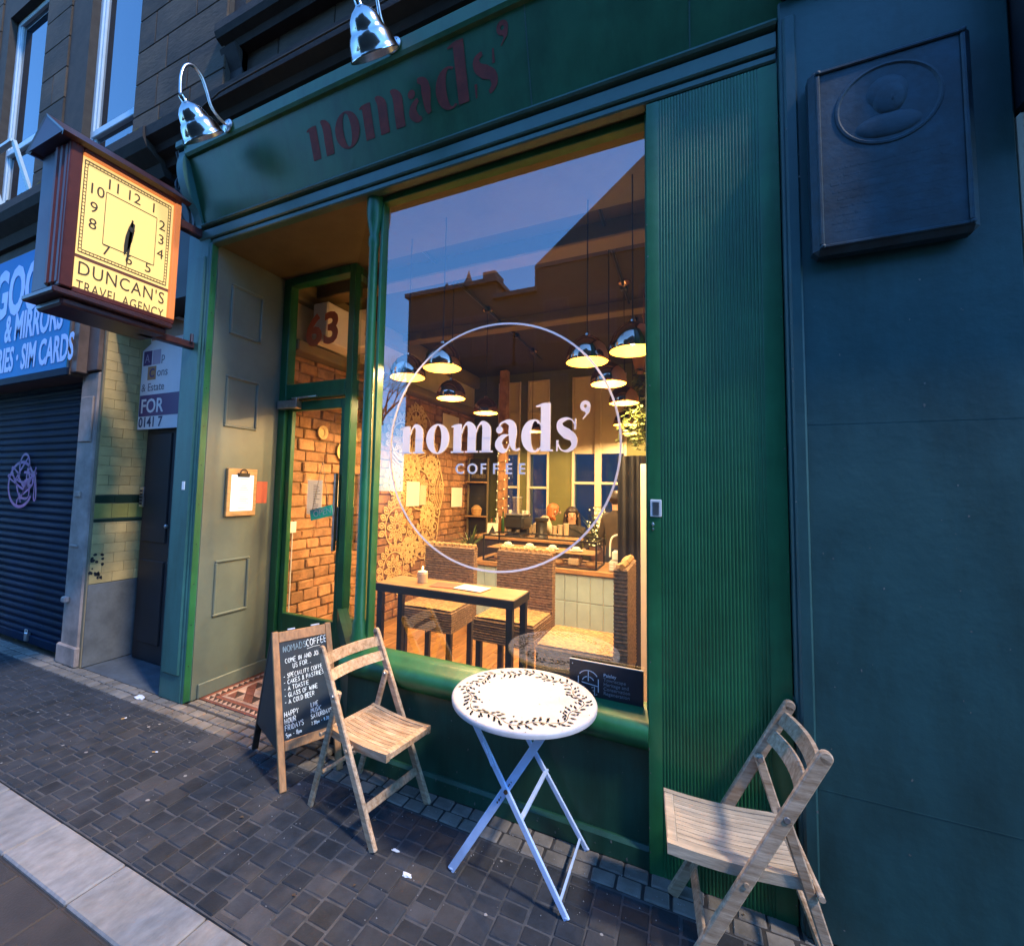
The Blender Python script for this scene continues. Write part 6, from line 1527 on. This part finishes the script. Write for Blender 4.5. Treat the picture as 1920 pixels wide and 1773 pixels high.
lean_ = {'sp': (0, -.08, 1.06), 'ch': (0, -.20, 1.20), 'nk': (0, -.29, 1.30), 'nk2': (0, -.33, 1.34), 'hd': (0, -.39, 1.40), 'hd2': (0, -.42, 1.47), 'sL': (.16, -.24, 1.28), 'sR': (-.16, -.24, 1.28), 'eL': (.22, -.34, 1.06), 'eR': (-.22, -.34, 1.06), 'wL': (.15, -.54, 1.02), 'wR': (-.15, -.54, 1.02)}
person('person with ginger hair in a cream top bending over the coffee machines', (-2.03, 4.0, FZ), R(115), 1.55, cloth_cream, cloth_dark, hair_red, .12, lean_, True)
person('dark-haired person in a brown jacket standing at the till with back turned', (-.74, 3.22, FZ), R(150), 1.56, cloth_brown, cloth_jean, hair_dark, .05, {'eR': (-.20, -.10, 1.14), 'wR': (-.16, -.30, 1.06)})

# ---------------------------------------------------------------- across the street (mirrored in the glass)
def tenement(name, label, x0, x1, y, zt, roof, nx, nz, depth=8):
    t = thing(name, label, 'building', ((x0 + x1) / 2, y - depth / 2, 0), world=True)
    g = G(); g.box(x0, x1, y - depth, y, -.05, zt); g.obj('wall', opp_stone, t)
    wx = (x1 - x0) / nx
    for i in range(nx):
        for j in range(nz):
            xa = x0 + wx * (i + .5); za = 1.0 + (zt - 1.4) * (j + .1) / nz
            g = G(); g.box(xa - .5, xa + .5, y - .02, y + .03, za, za + 1.7); f_ = g.obj('window', opp_roof, t)
            g = G(); g.box(xa - .43, xa + .43, y + .025, y + .04, za + .08, za + 1.62); g.obj('pane', near_black, f_)
    g = G()
    if roof == 'flat': g.box(x0 - .1, x1 + .1, y - depth - .1, y + .2, zt, zt + .18)
    elif roof == 'gable': g.add([(x0, y + .05, zt), (x1, y + .05, zt), (x1, y + .05, zt + .3), ((x0 + x1) / 2 + 1.2, y + .05, zt + 5.3), (x0, y + .05, zt + .12), (x0, y - depth, zt), (x1, y - depth, zt), (x1, y - depth, zt + .3), ((x0 + x1) / 2 + 1.2, y - depth, zt + 5.3), (x0, y - depth, zt + .12)], [(0, 1, 2, 3, 4), (9, 8, 7, 6, 5), (2, 7, 8, 3), (3, 8, 9, 4), (4, 9, 5, 0), (1, 6, 7, 2)])
    g.obj('roof', opp_roof, t); return t
tA = tenement('far_tenement', 'spired dark tenement across the street mirrored low in the window', -11.15, -6.95, -14, 9.85, 'flat', 4, 3)
g = G(); g.lathe([(.22, 0), (.22, .15), (.12, .35), (0, .75)], 8, (-8.3, -14.2, 10.0)); g.obj('spire', opp_roof, tA); g = G(); g.lathe([(.15, 0), (.13, .15), (0, .40)], 8, (-9.35, -14.2, 10.0)); g.obj('spire', opp_roof, tA); g = G(); g.box(-7.6, -7.05, -15, -14.1, 10.0, 10.45); g.obj('chimney', opp_roof, tA)
tenement('far_tenement', 'lower dark tenement across the street mirrored between the gable and the spires', -6.95, -5.35, -14.02, 9.15, 'flat', 2, 3)
tenement('far_tenement', 'gabled dark tenement across the street mirrored at upper right', -5.35, 5.0, -14, 10.1, 'gable', 6, 3)
tenement('far_tenement', 'plain dark tenement further down the street behind the camera', 5.0, 24, -14, 11.0, 'flat', 9, 3)
tenement('far_tenement', 'distant pale tenement far along the street to the left', -44, -20, -16, 6.0, 'flat', 10, 2)
tr = thing('bare_tree', 'bare winter tree across the street mirrored at the window edge', 'tree', (-14.2, -15.5, 0)); g = G(); random.seed(61); g.tube([(0, 0, 0), (.05, 0, 2), (-.05, .05, 4)], [.22, .17, .13], 8); g.obj('trunk', bark, tr); g = G()
def branch(p, d, L, r, dep):
    q = p + d * L; g.tube([p, p + d * L * .5 + Vector((random.uniform(-.1, .1), random.uniform(-.1, .1), .05)) * L, q], [r, r * .8, r * .55], 4 if dep > 1 else 5, cap=False)
    if dep < 5:
        for _ in range(3):
            nd = (d + Vector((random.uniform(-.8, .8), random.uniform(-.8, .8), random.uniform(-.1, .6)))).normalized(); branch(q, nd, L * random.uniform(.6, .8), r * .55, dep + 1)
for k in range(4): branch(Vector((0, 0, 3.6 + .1 * k)), Vector((math.cos(k * 1.6) * .6, math.sin(k * 1.6) * .6, 1)).normalized(), 1.7, .09, 1)
g.obj('crown', bark, tr)

# ---------------------------------------------------------------- wear and small clutter
random.seed(101)
def flake(g, c, ax, r, off):
    """irregular chip lying on a plane; ax = 'y' (faces street), 'x' (faces right) or 'z' (faces up)"""
    n = random.randint(6, 9); st_ = random.uniform(.5, 2.2); pts = []
    for k in range(n):
        a = 2 * PI * k / n; q = random.uniform(.45, 1.2); u, v = r * q * math.cos(a), r * st_ * q * math.sin(a)
        pts.append({'y': (c[0] + u, c[1] - off, c[2] + v), 'x': (c[0] + off, c[1] + u, c[2] + v), 'z': (c[0] + v, c[1] + u, c[2] + off)}[ax])
    g.add(pts, [tuple(range(n))])
primer = M('bare_primer', (0.13, 0.135, 0.125), 0.8, var=0.3, scale=40)
bare_wood = M('bare_old_wood', (0.10, 0.065, 0.04), 0.85, var=0.3, scale=40)
g = G()
for i in range(46): flake(g, (random.choice((-.159, -.156, .333, .33)) + random.uniform(-.001, .006), 0, random.uniform(.05, 3.1)), 'y', random.uniform(.0010, .0040), .0008)
for i in range(30): flake(g, (random.uniform(-1.72, -.2), .0115, random.uniform(.01, .07)), 'y', random.uniform(.002, .006), .0012)
for i in range(26): flake(g, (random.uniform(-1.7, -.2), .035, random.uniform(.09, .40)), 'y', random.uniform(.001, .004), .0012)
for i in range(26): flake(g, (random.choice((-3.43, -3.195, -3.30)) + random.uniform(-.004, .012), 0, random.uniform(.02, 1.2)), 'y', random.uniform(.0015, .005), .0006)
stuff(g.obj('paint_chips', primer, cafe, fixn=False))
g = G()
for i in range(40): flake(g, (random.uniform(.41, .98), -.028, random.uniform(.03, 2.3)), 'y', random.uniform(.0012, .0045), .0009)
for i in range(12): flake(g, (random.choice((.354, .392)), -.040, random.uniform(.03, 3.0)), 'y', random.uniform(.0015, .0045), .0009)
stuff(g.obj('paint_chips', primer, wall, fixn=False))
for x_, z_ in ((.444, 2.420), (.838, 2.420), (.444, 3.084), (.838, 3.084)):
    g = G(); g.lathe([(0, 0), (.008, 0), (.008, .003), (.004, .006), (0, .006)], 10, (x_, -.106, z_), (0, -1, 0)); g.obj('fixing_bolt', plaque_m, pq, smooth=True)
# grit and dead leaf scraps gathered along the wall foot and in the joints
g = G()
for i in range(900):
    x = random.uniform(-4.4, .9); y = -abs(random.gauss(0, .22)) if random.random() < .6 else random.uniform(-1.0, 0)
    if y < -1.05: continue
    r = random.uniform(.0012, .0035); z = .0015; a = random.uniform(0, 6.28)
    g.add([(x + r * math.cos(a + k * 2.1), y + r * math.sin(a + k * 2.1), z + (.002 if k == 1 else 0)) for k in range(3)] + [(x, y, z + r * .9)], [(0, 1, 3), (1, 2, 3), (2, 0, 3)])
gr_ = stuff(g.obj('grit', chew_m, fixn=False)); gr_['label'] = 'fine grit and crumbs scattered over the paving along the shopfront'
g = G(); leafm = M('dead_leaf', (0.075, 0.045, 0.022), 0.8, var=0.4, scale=30)
for i in range(26):
    x = random.uniform(-4.2, .8); y = random.choice((random.uniform(-.12, -.01), random.uniform(-.9, -.1))); a = random.uniform(0, 6.28); L = random.uniform(.010, .022)
    d = Vector((math.cos(a), math.sin(a), 0)); s_ = Vector((-math.sin(a), math.cos(a), 0)) * L * .35; p = Vector((x, y, .004))
    g.add([p, p + d * L * .5 + s_ + Vector((0, 0, .004)), p + d * L, p + d * L * .5 - s_ + Vector((0, 0, .003))], [(0, 1, 2, 3)])
lf = stuff(g.obj('fallen_leaves', leafm, fixn=False)); lf['label'] = 'small brown leaf scraps blown along the pavement'
butt_end = M('cigarette_filter', (0.45, 0.26, 0.10), 0.8, var=0.1)
for i, (x, y, a, lb) in enumerate(((-2.75, -.42, .5, 'cigarette end on the pavers left of the chalkboard'), (-.30, -.52, 2.1, 'cigarette end on the pavers in front of the bistro table'), (-3.30, -.30, 1.2, 'cigarette end on the pavers by the pilaster foot'))):
    t = thing('cigarette_end', lb, 'cigarette end', (x, y, .0045), a, 'dropped cigarette ends')
    gg = G(); gg.tube([(0, 0, 0), (.018, 0, 0)], .0036, 8); gg.obj('filter', butt_end, t, smooth=True); gg = G(); gg.tube([(.018, 0, 0), (.030, 0, 0)], .0034, 8); gg.obj('paper', litter_m, t, smooth=True)
# rust and scuffs on the bistro table
g = G()
for i in range(22):
    a = random.uniform(0, 6.28); r_ = TR - random.uniform(.006, .016) if i % 2 else random.uniform(.05, .28)
    flake(g, (r_ * math.cos(a), r_ * math.sin(a), TZ + .0032), 'z', random.uniform(.0008, .0026), .0006)
g.obj('rust_specks', rust, bt, fixn=False)
g = G(); scm = M('faint_scratch', (0.30, 0.30, 0.31), 0.6, var=0.1)
for i in range(14):
    a = random.uniform(0, 6.28); c = (random.uniform(-.15, .15), random.uniform(-.15, .15)); L = random.uniform(.02, .09)
    g.ribbon([c, (c[0] + L * math.cos(a), c[1] + L * math.sin(a))], .0007, lambda u, v: (u, v, TZ + .0026))
stuff(g.obj('scratches', scm, bt, fixn=False))
# shutter hardware
g = G(); g.cbox(-9.6, -4.842, .072, .10, .0, .075, .006); g.obj('bottom_rail', shutter_m, ls)
g = G(); g.cbox(-5.62, -5.56, .055, .085, .02, .10, .006); g.tube([(-5.61, .06, .10), (-5.61, .06, .125), (-5.57, .06, .125), (-5.57, .06, .10)], .005, 6); g.obj('padlock', steel, ls)
# bottles and mugs along the back counter
bm_ = [M('bottle_amber', (0.20, 0.07, 0.015), 0.15, var=0.1), M('bottle_green', (0.03, 0.09, 0.03), 0.15, var=0.1), M('bottle_clear', (0.55, 0.50, 0.42), 0.15, var=0.1)]
ORD = ('first', 'second', 'third', 'fourth', 'fifth', 'sixth', 'seventh', 'eighth', 'ninth')
for i in range(5):
    x_ = -2.46 + i * .042 if i < 5 else -1.50 + (i - 5) * .06; t = thing('bottle', ORD[i] + ' bottle from the left along the back counter wall', 'bottle', (x_, 3.70, .936), 0, 'bottles on the back counter')
    h = random.uniform(.20, .30); gg = G(); gg.lathe([(0, 0), (.022, 0), (.024, .01), (.024, h * .55), (.010, h * .72), (.009, h * .95)], 12); gg.obj('body', bm_[i % 3], t, smooth=True); gg = G(); gg.lathe([(.0095, h * .93), (.011, h * .94), (.011, h), (0, h)], 10); gg.obj('cap', plastic_blk, t, smooth=True)
for i in range(6):
    gg = G(); x_ = -2.10 + i * .045; gg.lathe([(0, 0), (.018, 0), (.022, .045), (.019, .045), (.016, .006), (0, .006)], 12, (x_, 3.46, 1.221)); gg.tube([(x_ + .02, 3.46, 1.255), (x_ + .034, 3.46, 1.25), (x_ + .032, 3.46, 1.235), (x_ + .019, 3.46, 1.233)], .003, 5)
    if abs(x_ + 2.0) < .07: continue
    tag(gg.obj('cup', paper, smooth=True), ORD[i] + ' white cup from the left on top of the espresso machine', 'cup', 'cups on the espresso machine')
